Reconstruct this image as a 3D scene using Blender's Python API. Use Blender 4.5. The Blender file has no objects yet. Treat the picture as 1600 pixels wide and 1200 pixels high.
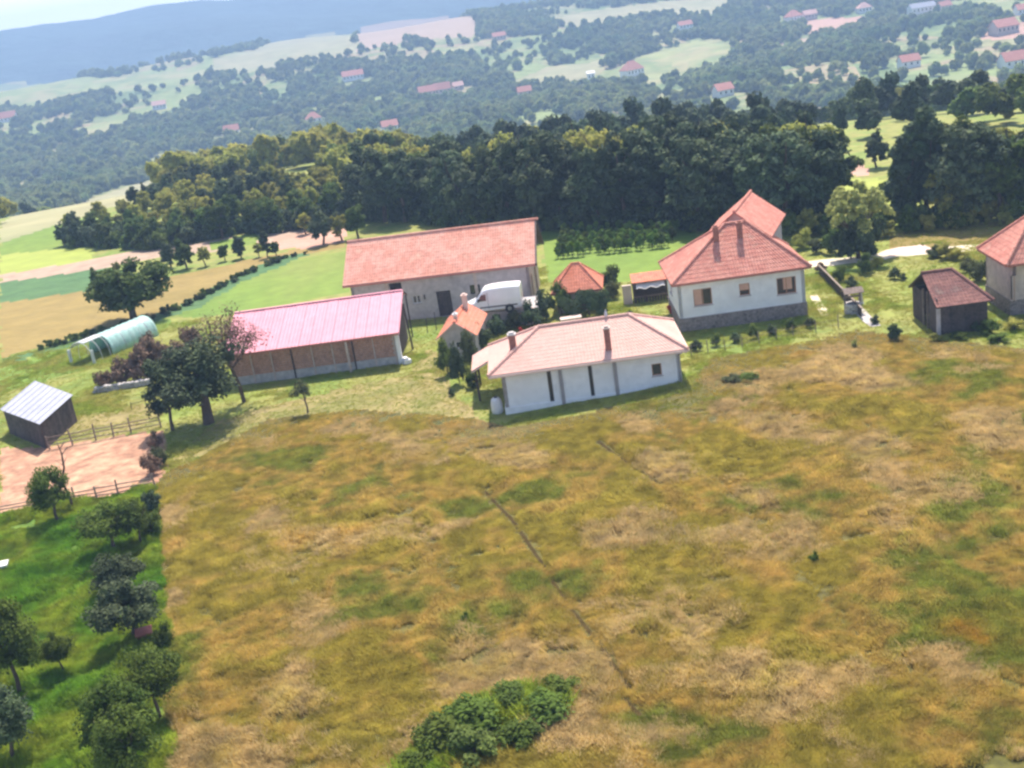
import bpy, math, random
import numpy as np
from mathutils import Vector, Matrix
random.seed(7); RNG = np.random.default_rng(7)
R = math.radians
S = bpy.context.scene
COL = S.collection

# ---------------------------------------------------------------- camera, world, sun, exposure
F = 1800.0; CH = 28.0; PITCH = R(18.43); ROLL = R(8.5)
cam_d = bpy.data.cameras.new('camera'); cam = bpy.data.objects.new('camera', cam_d); COL.objects.link(cam)
cam_d.sensor_width = 36; cam_d.lens = 36 * F / 1600; cam_d.clip_start = 0.5; cam_d.clip_end = 12000
CM = Matrix.Rotation(math.pi / 2 - PITCH, 4, 'X') @ Matrix.Rotation(-ROLL, 4, 'Z')
cam.matrix_world = Matrix.Translation((0, 0, CH)) @ CM
S.camera = cam
SUN_EL, SUN_AZ = R(60), R(14)
w = bpy.data.worlds.new('World'); S.world = w; w.use_nodes = True
nt = w.node_tree; nt.nodes.clear()
sky = nt.nodes.new('ShaderNodeTexSky'); sky.sky_type = 'NISHITA'; sky.sun_disc = False
sky.sun_elevation = SUN_EL; sky.sun_rotation = SUN_AZ; sky.air_density = 1.0; sky.dust_density = 2.2; sky.ozone_density = 1.0
bg = nt.nodes.new('ShaderNodeBackground'); bg.inputs['Strength'].default_value = 0.12
wo = nt.nodes.new('ShaderNodeOutputWorld')
# milky summer sky: the blue whitens evenly towards the horizon, all the way round
tc = nt.nodes.new('ShaderNodeTexCoord'); sx = nt.nodes.new('ShaderNodeSeparateXYZ'); nt.links.new(tc.outputs['Generated'], sx.inputs[0])
mr = nt.nodes.new('ShaderNodeMapRange'); mr.interpolation_type = 'SMOOTHSTEP'; mr.inputs['From Min'].default_value = 0.0; mr.inputs['From Max'].default_value = 0.22
mr.inputs['To Min'].default_value = .85; mr.inputs['To Max'].default_value = 0.0; nt.links.new(sx.outputs['Z'], mr.inputs[0])
mx = nt.nodes.new('ShaderNodeMix'); mx.data_type = 'RGBA'; mx.inputs['B'].default_value = (17, 16.6, 17.6, 1)
nt.links.new(mr.outputs[0], mx.inputs['Factor']); nt.links.new(sky.outputs[0], mx.inputs['A']); nt.links.new(mx.outputs['Result'], bg.inputs[0])
nt.links.new(bg.outputs[0], wo.inputs[0])
sd = bpy.data.lights.new('sun', 'SUN'); sd.energy = 4.9; sd.angle = R(0.6); sd.color = (1.0, 0.89, 0.79)
so = bpy.data.objects.new('sun', sd); COL.objects.link(so)
sdir = Vector((math.sin(SUN_AZ) * math.cos(SUN_EL), math.cos(SUN_AZ) * math.cos(SUN_EL), math.sin(SUN_EL)))
so.rotation_euler = sdir.to_track_quat('Z', 'Y').to_euler(); so.location = (40, 60, 120)
S.view_settings.view_transform = 'Standard'; S.view_settings.look = 'None'
S.view_settings.exposure = 0.86; S.view_settings.gamma = 1.0; S.view_settings.use_curve_mapping = False
S.render.engine = 'CYCLES'
S.cycles.pixel_filter_type = 'BLACKMAN_HARRIS'; S.cycles.filter_width = 2.6
S.cycles.max_bounces = 4; S.cycles.diffuse_bounces = 3; S.cycles.glossy_bounces = 2; S.cycles.transmission_bounces = 3
S.cycles.transparent_max_bounces = 4; S.cycles.volume_bounces = 0
S.cycles.use_denoising = True

# ---------------------------------------------------------------- numpy helpers
def lattice(seed, n=256):
    return np.random.default_rng(seed).random((n, n))
_lat = {}
def vnoise(x, y, seed=0):
    if seed not in _lat: _lat[seed] = lattice(seed)
    L = _lat[seed]; x = np.asarray(x, float); y = np.asarray(y, float)
    xi = np.floor(x).astype(int); yi = np.floor(y).astype(int); fx = x - xi; fy = y - yi
    fx = fx * fx * (3 - 2 * fx); fy = fy * fy * (3 - 2 * fy)
    g = lambda a, b: L[a % 256, b % 256]
    return (g(xi, yi) * (1 - fx) + g(xi + 1, yi) * fx) * (1 - fy) + (g(xi, yi + 1) * (1 - fx) + g(xi + 1, yi + 1) * fx) * fy
def fbm(x, y, seed=0, o=3):
    s = 0; a = .5; t = 0
    for k in range(o):
        s = s + a * vnoise(x * 2 ** k, y * 2 ** k, seed + k); t += a; a *= .5
    return s / t
def sstep(a, b, x):
    t = np.clip((x - a) / (b - a), 0, 1); return t * t * (3 - 2 * t)   # works with a > b too

def T(x, y):
    """height of the land at (x, y)"""
    x = np.asarray(x, float); y = np.asarray(y, float)
    d = np.hypot(x, y); s = np.arctan2(x, np.maximum(y, 1e-3)); s = np.clip(s, -1.2, 1.2)
    st = 165 + 60 * sstep(0.0, -.14, s); z = -50 * sstep(st, st + 400, d)
    z = z + (56 - 26 * sstep(0.05, .4, s)) * sstep(780, 1720, d)
    z = z + sstep(330, 700, d) * (fbm(x / 260 + 9, y / 260 + 3, 11, 3) - .5) * (24 + 6 * sstep(1000, 1500, d))
    z = z - 40 * sstep(1800, 2150, d)
    ridge = 124 + 15 * np.sin(s * 7 + 2.0) + 13 * (fbm(s * 14 + 40, s * 0 + 1, 21, 4) - .5) * 2
    z = z + (ridge + 24) * sstep(2200, 3150, d) * (1 - .4 * sstep(3200, 3800, d))
    z = z + 22 * np.exp(-((d - 2520 - 700 * s) / 170) ** 2) * sstep(2150, 2450, d)
    z = z + sstep(2150, 2500, d) * (fbm(x / 260, y / 260, 31, 4) - .5) * 38
    near = 1 - sstep(200, 320, d)
    z = z + near * (0.45 * np.exp(-((x - 13.5) ** 2 / 30 + (y - 77) ** 2 / 40)) - .25 * np.exp(-((x + 1) ** 2 / 16 + (y - 77) ** 2 / 20)))
    z = z + near * (fbm(x / 7 + 50, y / 7 + 50, 41, 2) - .5) * .35 * (1 - sstep(66, 78, y))
    return z
Mn = np.array(CM.to_3x3())
def ray(px, py): return Mn @ np.array([(px - 800) / F, -(py - 600) / F, -1.0])
def atz(px, py, z=0.0):
    d = ray(px, py); t = (z - CH) / d[2]; return np.array([0, 0, CH]) + t * d
def at(px, py):
    """where the sight line through a picture point first meets the land"""
    d = ray(px, py)
    t = 20.0 * 1.004 ** np.arange(1500)
    P = d[None, :] * t[:, None]; P[:, 2] += CH
    h = P[:, 2] - T(P[:, 0], P[:, 1]); k = np.argmax(h < 0)
    if h[k] >= 0: k = len(t) - 1
    a, b = t[max(k - 1, 0)], t[k]
    for _ in range(30):
        m = (a + b) / 2; q = d * m
        if q[2] + CH - float(T(q[0], q[1])) < 0: b = m
        else: a = m
    q = d * b; return np.array([q[0], q[1], float(T(q[0], q[1]))])
def poly(pts): return np.array([at(*p)[:2] for p in pts])
def inpoly(P, X, Y):
    c = np.zeros(X.shape, bool); n = len(P)
    bx0, by0 = P.min(0); bx1, by1 = P.max(0)
    for i in range(n):
        x0, y0 = P[i]; x1, y1 = P[(i + 1) % n]
        if y0 == y1: continue
        k = ((y0 > Y) != (y1 > Y)) & (X < (x1 - x0) * (Y - y0) / (y1 - y0) + x0)
        c ^= k
    return c

# ---------------------------------------------------------------- materials
def mat(name, cols, scale=3.0, detail=4, rough=.85, bump=0.0, bscale=20.0, trans=0.0, stretch=None, metal=0.0, randomise=0.0, second=None, spec=.3, voro=None):
    """cols = list of colours spread over a noise; second = (scale, amount) of a second finer noise on the value"""
    m = bpy.data.materials.new(name); m.use_nodes = True
    N = m.node_tree.nodes; K = m.node_tree.links; N.clear()
    out = N.new('ShaderNodeOutputMaterial'); b = N.new('ShaderNodeBsdfPrincipled')
    b.inputs['Roughness'].default_value = rough; b.inputs['Metallic'].default_value = metal
    b.inputs['Specular IOR Level'].default_value = spec
    geo = N.new('ShaderNodeNewGeometry'); vec = geo.outputs['Position']
    if stretch:
        mp = N.new('ShaderNodeMapping'); mp.inputs['Scale'].default_value = stretch[:3]
        if len(stretch) > 3: mp.inputs['Rotation'].default_value = (0, 0, stretch[3])
        K.new(vec, mp.inputs[0]); vec = mp.outputs[0]
    nz = N.new('ShaderNodeTexNoise'); nz.inputs['Scale'].default_value = scale; nz.inputs['Detail'].default_value = detail
    nz.inputs['Roughness'].default_value = .6
    K.new(vec, nz.inputs['Vector'])
    rp = N.new('ShaderNodeValToRGB'); e = rp.color_ramp.elements
    if len(cols) == 1: cols = [cols[0], tuple(c * .88 for c in cols[0])]
    while len(e) < len(cols): e.new(.5)
    for i, c in enumerate(cols):
        e[i].position = .3 + .4 * i / (len(cols) - 1); e[i].color = (*c, 1)
    fac = nz.outputs['Fac']
    if voro:   # a patchwork of small plots, each with its own crop
        mp2 = N.new('ShaderNodeMapping'); mp2.inputs['Scale'].default_value = (voro, voro * .45, 0); mp2.inputs['Rotation'].default_value = (0, 0, .5); K.new(geo.outputs['Position'], mp2.inputs[0])
        vo = N.new('ShaderNodeTexVoronoi'); vo.inputs['Scale'].default_value = 1; vo.inputs['Randomness'].default_value = .8; vo.distance = 'CHEBYCHEV'; K.new(mp2.outputs[0], vo.inputs['Vector'])
        sp = N.new('ShaderNodeSeparateColor'); K.new(vo.outputs['Color'], sp.inputs[0])
        m3 = N.new('ShaderNodeMath'); m3.operation = 'MULTIPLY_ADD'; m3.inputs[1].default_value = .5; m3.inputs[2].default_value = -.25; K.new(sp.outputs[0], m3.inputs[0])
        m4 = N.new('ShaderNodeMath'); m4.operation = 'ADD'; K.new(m3.outputs[0], m4.inputs[0]); K.new(fac, m4.inputs[1]); fac = m4.outputs[0]
    K.new(fac, rp.inputs[0]); colour = rp.outputs[0]
    if second:
        n2 = N.new('ShaderNodeTexNoise'); n2.inputs['Scale'].default_value = second[0]; n2.inputs['Detail'].default_value = 3
        K.new(geo.outputs['Position'], n2.inputs['Vector'])
        mr = N.new('ShaderNodeMapRange'); mr.inputs['From Min'].default_value = .3; mr.inputs['From Max'].default_value = .7
        mr.inputs['To Min'].default_value = 1 - second[1]; mr.inputs['To Max'].default_value = 1 + second[1]
        K.new(n2.outputs['Fac'], mr.inputs[0])
        hs = N.new('ShaderNodeHueSaturation'); K.new(colour, hs.inputs['Color']); K.new(mr.outputs[0], hs.inputs['Value']); colour = hs.outputs[0]
    if randomise:
        oi = N.new('ShaderNodeObjectInfo'); mr = N.new('ShaderNodeMapRange')
        mr.inputs['To Min'].default_value = 1 - randomise; mr.inputs['To Max'].default_value = 1 + randomise
        K.new(oi.outputs['Random'], mr.inputs[0])
        m2 = N.new('ShaderNodeMapRange'); m2.inputs['To Min'].default_value = .5 - randomise * .06; m2.inputs['To Max'].default_value = .5 + randomise * .05
        fr = N.new('ShaderNodeMath'); fr.operation = 'FRACT'; mu = N.new('ShaderNodeMath'); mu.operation = 'MULTIPLY'; mu.inputs[1].default_value = 7.31
        K.new(oi.outputs['Random'], mu.inputs[0]); K.new(mu.outputs[0], fr.inputs[0]); K.new(fr.outputs[0], m2.inputs[0])
        hs = N.new('ShaderNodeHueSaturation'); K.new(colour, hs.inputs['Color']); K.new(mr.outputs[0], hs.inputs['Value'])
        K.new(m2.outputs[0], hs.inputs['Hue']); colour = hs.outputs[0]
    K.new(colour, b.inputs['Base Color'])
    if bump:
        bn = N.new('ShaderNodeTexNoise'); bn.inputs['Scale'].default_value = bscale; bn.inputs['Detail'].default_value = 4
        K.new(geo.outputs['Position'], bn.inputs['Vector'])
        bp = N.new('ShaderNodeBump'); bp.inputs['Strength'].default_value = 1; bp.inputs['Distance'].default_value = bump
        K.new(bn.outputs['Fac'], bp.inputs['Height']); K.new(bp.outputs[0], b.inputs['Normal'])
    last = b.outputs[0]
    if trans:
        tr = N.new('ShaderNodeBsdfTranslucent'); K.new(colour, tr.inputs[0]); mx = N.new('ShaderNodeMixShader'); mx.inputs[0].default_value = trans
        K.new(last, mx.inputs[1]); K.new(tr.outputs[0], mx.inputs[2]); last = mx.outputs[0]
    K.new(last, out.inputs[0]); return m

M = {}
def mm(key, *a, **k): M[key] = mat(key, *a, **k)
mm('meadow_soil', [(0.0816, 0.069, 0.0116), (0.1008, 0.0884, 0.0165), (0.0672, 0.0774, 0.0116)], .12, 6, bump=.1, bscale=3, second=(1.5, .4))
mm('lawn_grass', [(0.255, 0.364, 0.049), (0.36, 0.42, 0.07), (0.45, 0.42, 0.105), (0.285, 0.378, 0.056)], .25, 5, trans=.35, second=(1.5, .25), spec=.1)
mm('dark_soil', [(0.05, 0.036, 0.014), (0.075, 0.055, 0.022)], 2, 4, rough=1, second=(6, .3), spec=0)
mm('meadow_grass', [(0.5323, 0.3509, 0.0731), (0.5962, 0.4311, 0.1358), (0.4685, 0.386, 0.0731), (0.4258, 0.3609, 0.0679), (0.5643, 0.411, 0.1149), (0.2662, 0.3008, 0.0502), (0.3833, 0.3408, 0.0627), (0.6175, 0.3709, 0.0627)], .075, 6, trans=.45, second=(1.1, .3), spec=.1)
mm('seed_heads', [(0.56, 0.43, 0.16), (0.6, 0.46, 0.22), (0.52, 0.42, 0.13)], .3, 4, trans=.45, second=(1.2, .3), spec=.1)
mm('orchard_grass', [(0.1, 0.25, 0.02), (0.18, 0.33, 0.025), (0.32, 0.38, 0.04), (0.11, 0.23, 0.03)], .16, 5, trans=.35, second=(1.2, .35), spec=.1)
mm('orchard_soil', [(0.084, 0.175, 0.018), (0.154, 0.225, 0.025)], .3, 5, bump=.1, bscale=3, second=(1.5, .3))
mm('lawn', [(0.13, 0.195, 0.03), (0.19, 0.24, 0.038), (0.24, 0.24, 0.06), (0.15, 0.22, 0.033), (0.2, 0.235, 0.045)], .09, 6, bump=.06, bscale=2.5, second=(.8, .18))
mm('dry_grass', [(0.2132, 0.1794, 0.06), (0.2706, 0.2184, 0.0825), (0.1804, 0.1755, 0.045), (0.246, 0.2028, 0.0675)], .18, 6, bump=.06, bscale=2.5, second=(1.2, .2))
mm('bright_field', [(0.1092, 0.1947, 0.0234), (0.1472, 0.228, 0.027), (0.1805, 0.2232, 0.0405)], .05, 6, bump=.08, bscale=1.5, second=(.5, .14), stretch=(1, .35, 1, .5))
mm('yellow_field', [(0.26, 0.32, 0.05), (0.32, 0.36, 0.07)], .03, 5, bump=.1, bscale=1, second=(.3, .1))
mm('dark_field', [(0.055, 0.136, 0.045), (0.08, 0.1615, 0.0525)], .05, 6, bump=.2, bscale=1, second=(.4, .15))
mm('wheat_field', [(0.2167, 0.1558, 0.0398), (0.2601, 0.1923, 0.0561), (0.1951, 0.1492, 0.0351)], .05, 6, bump=.15, bscale=1, second=(.4, .12), stretch=(.4, 1, 1, -.5))
mm('pale_field', [(0.25, 0.26, 0.12), (0.31, 0.29, 0.15), (0.22, 0.25, 0.11)], .012, 6, second=(.06, .15))
mm('beige_track', [(0.34, 0.25, 0.18), (0.4, 0.29, 0.21)], .1, 5, second=(.5, .15))
mm('red_soil', [(.40, .235, .17), (.46, .28, .21), (.34, .22, .13)], .03, 5, second=(.3, .12))
mm('far_meadow', [(.19, .25, .07), (.28, .30, .11), (.16, .22, .065), (.32, .29, .13), (.22, .27, .09)], .01, 7, second=(.05, .15), voro=.02)
mm('land', [(.11, .17, .05), (.17, .23, .07), (.28, .27, .12), (.13, .19, .055), (.32, .24, .14), (.20, .26, .08)], .012, 7, bump=1.5, bscale=.08, second=(.12, .2), voro=.018)
mm('mountain_forest', [(0.024, 0.0522, 0.065), (0.04, 0.0808, 0.0845), (0.032, 0.057, 0.0715)], .006, 7, bump=12, bscale=.02, second=(.03, .3))  # forest green tinted blue, distance haze put into the colour as well
mm('paddock_soil', [(0.3643, 0.1785, 0.1138), (0.4637, 0.2856, 0.1771), (0.3146, 0.1642, 0.1012), (0.4968, 0.2999, 0.1897)], .35, 6, bump=.15, bscale=1.6, second=(1.3, .25))
mm('yard_dirt', [(.30, .27, .17), (.36, .31, .22)], .3, 5, second=(1, .15))
mm('road', [(0.589, 0.5244, 0.3995), (0.665, 0.598, 0.476)], .4, 5, second=(2, .1))
mm('pink_gravel', [(.60, .47, .40), (.66, .52, .46)], .4, 5, second=(2, .1))
mm('tile_salmon', [(0.6708, 0.3221, 0.2394), (0.6864, 0.3784, 0.2953), (0.624, 0.2818, 0.2075), (0.6708, 0.4026, 0.3032)], .5, 6, rough=.8, second=(3.5, .14), bump=.01, bscale=9, spec=.08)
mm('tile_cream', [(0.63, 0.375, 0.31), (0.67, 0.42, 0.355), (0.61, 0.36, 0.3)], .4, 6, rough=.7, second=(3.5, .08), spec=.08)
mm('tile_red', [(0.5472, 0.2298, 0.1748), (0.576, 0.2724, 0.2098), (0.504, 0.2043, 0.1573), (0.5616, 0.3149, 0.2447)], .7, 6, rough=.8, second=(3.5, .16), spec=.08)
mm('tile_orange', [(0.578, 0.2, 0.117), (0.629, 0.248, 0.162), (0.5355, 0.176, 0.126)], .8, 5, rough=.8, second=(4, .15), spec=.08)
mm('tile_maroon', [(0.224, 0.102, 0.0902), (0.2632, 0.136, 0.114), (0.1848, 0.0935, 0.0855), (0.2352, 0.17, 0.1425)], .8, 5, rough=.85, second=(4, .2), spec=.08)
mm('metal_pink', [(0.66, 0.3053, 0.368), (0.71, 0.344, 0.408)], .3, 5, rough=.75, spec=.15, second=(1.5, .07))
mm('metal_grey', [(0.306, 0.324, 0.3895), (0.378, 0.396, 0.4655)], .5, 4, rough=.75, spec=.2, second=(3, .08))
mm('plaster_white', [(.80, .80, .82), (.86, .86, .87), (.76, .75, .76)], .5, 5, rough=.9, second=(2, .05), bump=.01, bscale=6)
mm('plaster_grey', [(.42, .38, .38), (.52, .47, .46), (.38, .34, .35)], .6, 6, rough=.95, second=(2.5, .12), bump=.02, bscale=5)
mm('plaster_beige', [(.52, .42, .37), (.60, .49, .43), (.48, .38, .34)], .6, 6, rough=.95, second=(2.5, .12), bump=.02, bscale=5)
mm('concrete', [(.40, .38, .38), (.50, .47, .45), (.33, .31, .32)], .8, 6, rough=.95, second=(3, .15), bump=.02, bscale=5)
mm('stone_plinth', [(.20, .16, .15), (.30, .25, .23), (.15, .12, .12)], 2.2, 5, rough=.95, bump=.04, bscale=4, second=(5, .25))
mm('brick', [(.36, .19, .14), (.43, .24, .18), (.30, .16, .13)], 1.2, 5, rough=.95, second=(5, .2), randomise=.15)
mm('chimney_brick', [(.32, .14, .11), (.40, .18, .14)], 4, 4, rough=.95, second=(8, .2))
mm('dark_wood', [(.07, .055, .055), (.11, .085, .08), (.05, .042, .045)], 1.5, 5, rough=.9, second=(6, .25), randomise=.2)
mm('old_wood', [(.22, .17, .14), (.30, .24, .20), (.17, .13, .11)], 2, 5, rough=.95, second=(8, .2), randomise=.15)
mm('pale_post', [(.48, .38, .34), (.56, .46, .41)], 2, 4, rough=.9, second=(8, .15))
mm('trim_dark', [(.08, .06, .06), (.11, .085, .08)], 3, 3, rough=.7)
mm('fascia_pale', [(0.72, 0.53, 0.45), (0.76, 0.58, 0.5)], 2, 3, rough=.7)
mm('fascia_red', [(.40, .16, .13), (.46, .2, .16)], 2, 3, rough=.7)
mm('downpipe', [(.30, .28, .29), (.36, .33, .34)], 3, 2, rough=.5)
mm('frame_brown', [(.40, .20, .12), (.48, .25, .15)], 3, 3, rough=.6)
mm('curtain', [(.62, .36, .26), (.70, .44, .33)], 3, 3, rough=.9)
mm('frame_white', [(.75, .74, .74)], 3, 2, rough=.5)
mm('glass', [(.03, .032, .04), (.045, .05, .06)], 2, 2, rough=.08, spec=.8)
mm('void', [(.03, .024, .028), (.045, .035, .04)], 2, 3, rough=.9)  # near-black that stands in for the unlit inside of openings
mm('van_paint', [(.82, .84, .87), (.86, .87, .89)], .6, 3, rough=.22, spec=.6, second=(2, .03))
mm('rubber', [(.03, .03, .032)], 3, 2, rough=.8)
mm('steel', [(.5, .5, .52)], 3, 2, rough=.4, metal=.8)
mm('plastic_dark', [(.06, .06, .065)], 3, 2, rough=.6)
mm('lamp_glass', [(.7, .7, .72)], 3, 2, rough=.15, spec=.8)
mm('lamp_red', [(.45, .04, .03)], 3, 2, rough=.2, spec=.8)
mm('plate', [(.8, .8, .8)], 3, 2)
mm('poly_film', [(0.42, 0.684, 0.627), (0.52, 0.76, 0.703), (0.6, 0.779, 0.741)], 1.2, 4, rough=.45, trans=.3, second=(3, .1))
mm('poly_white', [(.66, .70, .70), (.74, .76, .76)], 1.5, 4, rough=.5, trans=.3)
mm('canvas_white', [(.82, .80, .78)], 2, 3, rough=.8, trans=.2)
mm('bark', [(.09, .065, .05), (.14, .10, .08)], 3, 4, rough=.95, bump=.03, bscale=12)
mm('leaf_dark', [(0.0547, 0.0856, 0.045), (0.0893, 0.1242, 0.054), (0.072, 0.0966, 0.054), (0.0648, 0.1034, 0.045)], .35, 4, trans=.16, randomise=.3, second=(1.3, .3), spec=.15)
mm('leaf_mid', [(0.072, 0.12, 0.03), (0.126, 0.174, 0.0408), (0.09, 0.144, 0.0384)], .35, 4, trans=0.3, randomise=.3, second=(1.3, .3), spec=.15)
mm('leaf_light', [(0.276, 0.2912, 0.07), (0.3795, 0.3808, 0.09), (0.322, 0.336, 0.08)], .35, 4, trans=0.45, randomise=.25, second=(1.3, .25), spec=.15)
mm('leaf_pale', [(0.312, 0.35, 0.108), (0.429, 0.45, 0.153), (0.351, 0.3875, 0.126)], .5, 4, trans=0.4, second=(1.6, .2), spec=.15)
mm('leaf_orchard', [(0.054, 0.0978, 0.016), (0.102, 0.1495, 0.0224), (0.072, 0.115, 0.024)], .8, 4, trans=0.3, randomise=.22, second=(2.5, .3), spec=.15)
mm('leaf_olive', [(.085, .10, .04), (.12, .135, .06)], .8, 4, trans=.2, randomise=.2, second=(2, .25), spec=.15)
mm('leaf_brown', [(0.156, 0.102, 0.066), (0.228, 0.15, 0.1045), (0.12, 0.09, 0.055)], .6, 5, trans=.05, randomise=.15, second=(2, .3), spec=.1)
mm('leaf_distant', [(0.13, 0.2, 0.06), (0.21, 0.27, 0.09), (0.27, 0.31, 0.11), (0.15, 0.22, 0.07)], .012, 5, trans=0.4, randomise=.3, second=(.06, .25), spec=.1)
mm('vine_leaf', [(0.13, 0.228, 0.035), (0.195, 0.3, 0.05)], .5, 3, trans=.25, randomise=.25)
mm('stone', [(.45, .42, .40), (.55, .52, .49), (.36, .33, .32)], 3, 4, rough=.9, bump=.03, bscale=8, randomise=.15)
mm('flower_red', [(.5, .05, .04), (.6, .1, .08)], 5, 2, trans=.2)
mm('red_tin', [(.50, .15, .12), (.56, .2, .16)], 3, 3, rough=.5)
mm('hay', [(.34, .27, .15), (.42, .33, .19)], 2, 4, rough=.95, second=(6, .2))

# ---------------------------------------------------------------- mesh building
class MB:
    def __init__(s): s.v = []; s.f = []
    def poly(s, *pts):
        k = len(s.v); s.v += [tuple(p) for p in pts]; s.f.append(tuple(range(k, k + len(pts))))
    def box(s, x0, x1, y0, y1, z0, z1):
        k = len(s.v); s.v += [(x, y, z) for z in (z0, z1) for y in (y0, y1) for x in (x0, x1)]
        s.f += [tuple(k + i for i in q) for q in ((0, 2, 3, 1), (4, 5, 7, 6), (0, 1, 5, 4), (2, 6, 7, 3), (0, 4, 6, 2), (1, 3, 7, 5))]
    def tube(s, p0, p1, r0, r1=None, n=6, cap=True):
        r1 = r0 if r1 is None else r1; p0 = Vector(p0); p1 = Vector(p1); d = (p1 - p0).normalized()
        a = d.orthogonal().normalized(); b = d.cross(a); k = len(s.v)
        for p, r in ((p0, r0), (p1, r1)):
            for i in range(n):
                t = 2 * math.pi * i / n; s.v.append(tuple(p + a * r * math.cos(t) + b * r * math.sin(t)))
        for i in range(n): j = (i + 1) % n; s.f.append((k + i, k + j, k + n + j, k + n + i))
        if cap: s.f.append(tuple(k + i for i in reversed(range(n)))); s.f.append(tuple(k + n + i for i in range(n)))
    def path(s, pts, rads, n=6):
        """one continuous bent tube"""
        k = len(s.v); pts = [Vector(p) for p in pts]
        for q, p in enumerate(pts):
            d = (pts[min(q + 1, len(pts) - 1)] - pts[max(q - 1, 0)]).normalized(); a = d.cross(Vector((.3, 1, .1))).normalized(); b = d.cross(a)
            for i in range(n):
                t = 2 * math.pi * i / n; s.v.append(tuple(p + (a * math.cos(t) + b * math.sin(t)) * rads[q]))
        for q in range(len(pts) - 1):
            for i in range(n):
                j = (i + 1) % n; o = k + q * n; s.f.append((o + i, o + j, o + n + j, o + n + i))
        s.f.append(tuple(k + (len(pts) - 1) * n + i for i in range(n)))
    def slab(s, pts, t):
        """solid plate: polygon pts (counter-clockwise from above) thickened downwards by t"""
        k = len(s.v); n = len(pts); s.v += [tuple(p) for p in pts] + [(p[0], p[1], p[2] - t) for p in pts]
        s.f.append(tuple(range(k, k + n))); s.f.append(tuple(k + n + i for i in reversed(range(n))))
        for i in range(n): j = (i + 1) % n; s.f.append((k + j, k + i, k + n + i, k + n + j))
    def build(s, name, m, parent=None, smooth=False):
        me = bpy.data.meshes.new(name); me.from_pydata(s.v, [], s.f); me.materials.append(M[m]); me.update()
        if smooth: me.shade_smooth()
        o = bpy.data.objects.new(name, me); COL.objects.link(o)
        if parent is not None: o.parent = parent
        return o
def np_mesh(name, V, Fq, m, smooth=False):
    me = bpy.data.meshes.new(name); V = np.asarray(V, np.float32); Fq = np.asarray(Fq, np.int32)
    n = Fq.shape[1]
    me.vertices.add(len(V)); me.vertices.foreach_set('co', V.ravel())
    me.loops.add(Fq.size); me.loops.foreach_set('vertex_index', Fq.ravel())
    me.polygons.add(len(Fq)); me.polygons.foreach_set('loop_start', np.arange(0, Fq.size, n, dtype=np.int32))
    me.polygons.foreach_set('loop_total', np.full(len(Fq), n, np.int32))
    me.materials.append(M[m] if isinstance(m, str) else m); me.update(calc_edges=True)
    if smooth: me.shade_smooth()
    else: me.shade_flat()
    return me
def add(name, me, parent=None, kind=None, loc=None):
    o = bpy.data.objects.new(name, me); COL.objects.link(o)
    if parent is not None: o.parent = parent
    if kind: o['kind'] = kind
    if loc is not None: o.location = loc
    return o
def tag(o, label=None, cat=None, group=None, kind=None):
    for k, v in (('label', label), ('category', cat), ('group', group), ('kind', kind)):
        if v: o[k] = v
    return o
def thing(name, label, cat, loc=(0, 0, 0), rz=0.0, group=None):
    o = bpy.data.objects.new(name, None); COL.objects.link(o); o.empty_display_size = .5
    o.location = [float(c) for c in loc]; o.rotation_euler = (0, 0, rz); return tag(o, label, cat, group)
def copy_tree(o, parent=None, loc=None, rz=None, sc=None, label=None):
    c = o.copy(); COL.objects.link(c); c.parent = parent
    if loc is not None: c.location = [float(q) for q in loc]
    if rz is not None: c.rotation_euler = (0, 0, rz)
    if sc is not None: c.scale = sc if isinstance(sc, tuple) else (sc, sc, sc)
    if label: c['label'] = label
    for ch in list(o.children): copy_tree(ch, c)
    return c

def tiles(facets, course=.36, wave=.24, amp=.014, butt=.026):
    """courses of wavy tiles on sloping faces; facet = (eave left, eave right, top right, top left)"""
    V = []; Q = []
    for eL, eR, tR, tL in facets:
        eL, eR, tR, tL = (Vector(p) for p in (eL, eR, tR, tL))
        nrm = (eR - eL).cross(tL - eL).normalized()
        run = ((tL + tR) / 2 - (eL + eR) / 2).length; nc = max(1, round(run / course))
        Lm = (eR - eL).length; ns = max(4, int(Lm / (wave / 4)))
        for k in range(nc):
            rows = []
            for t, h in ((k / nc, .008 + butt * .6), ((k + 1) / nc, .008)):
                a = eL.lerp(tL, t); b = eR.lerp(tR, t); row = []
                for i in range(ns + 1):
                    u = i / ns; p = a.lerp(b, u)
                    dist = (p - eL).dot((eR - eL).normalized())
                    row.append(p + nrm * (h + amp * math.sin(2 * math.pi * dist / wave) + random.uniform(-1, 1) * min(.003, butt * .2)))
                rows.append(row)
            # butt of the course
            low = [p - nrm * butt * .8 for p in rows[0]]
            b0 = len(V); V += low + rows[0] + rows[1]; n = ns + 1
            for i in range(ns):
                Q.append((b0 + i, b0 + i + 1, b0 + n + i + 1, b0 + n + i)); Q.append((b0 + n + i, b0 + n + i + 1, b0 + 2 * n + i + 1, b0 + 2 * n + i))
    return V, Q
def tile_part(facets, m, parent, **k):
    V, Q = tiles(facets, **k); o = add('roof_tiles', np_mesh('roof_tiles', [tuple(v) for v in V], Q, m), parent, 'stuff'); return o
def ridge(p0, p1, m, parent, r=.13):
    b = MB(); p0 = Vector(p0); p1 = Vector(p1); n = max(2, int((p1 - p0).length / .4))
    for i in range(n):
        a = p0.lerp(p1, i / n); c = p0.lerp(p1, (i + 1) / n + .02)
        b.tube(a + Vector((0, 0, .02)), c + Vector((0, 0, .02)), r * 1.08, r * .92, 8)
    return b.build('ridge_cap', m, parent)
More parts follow.
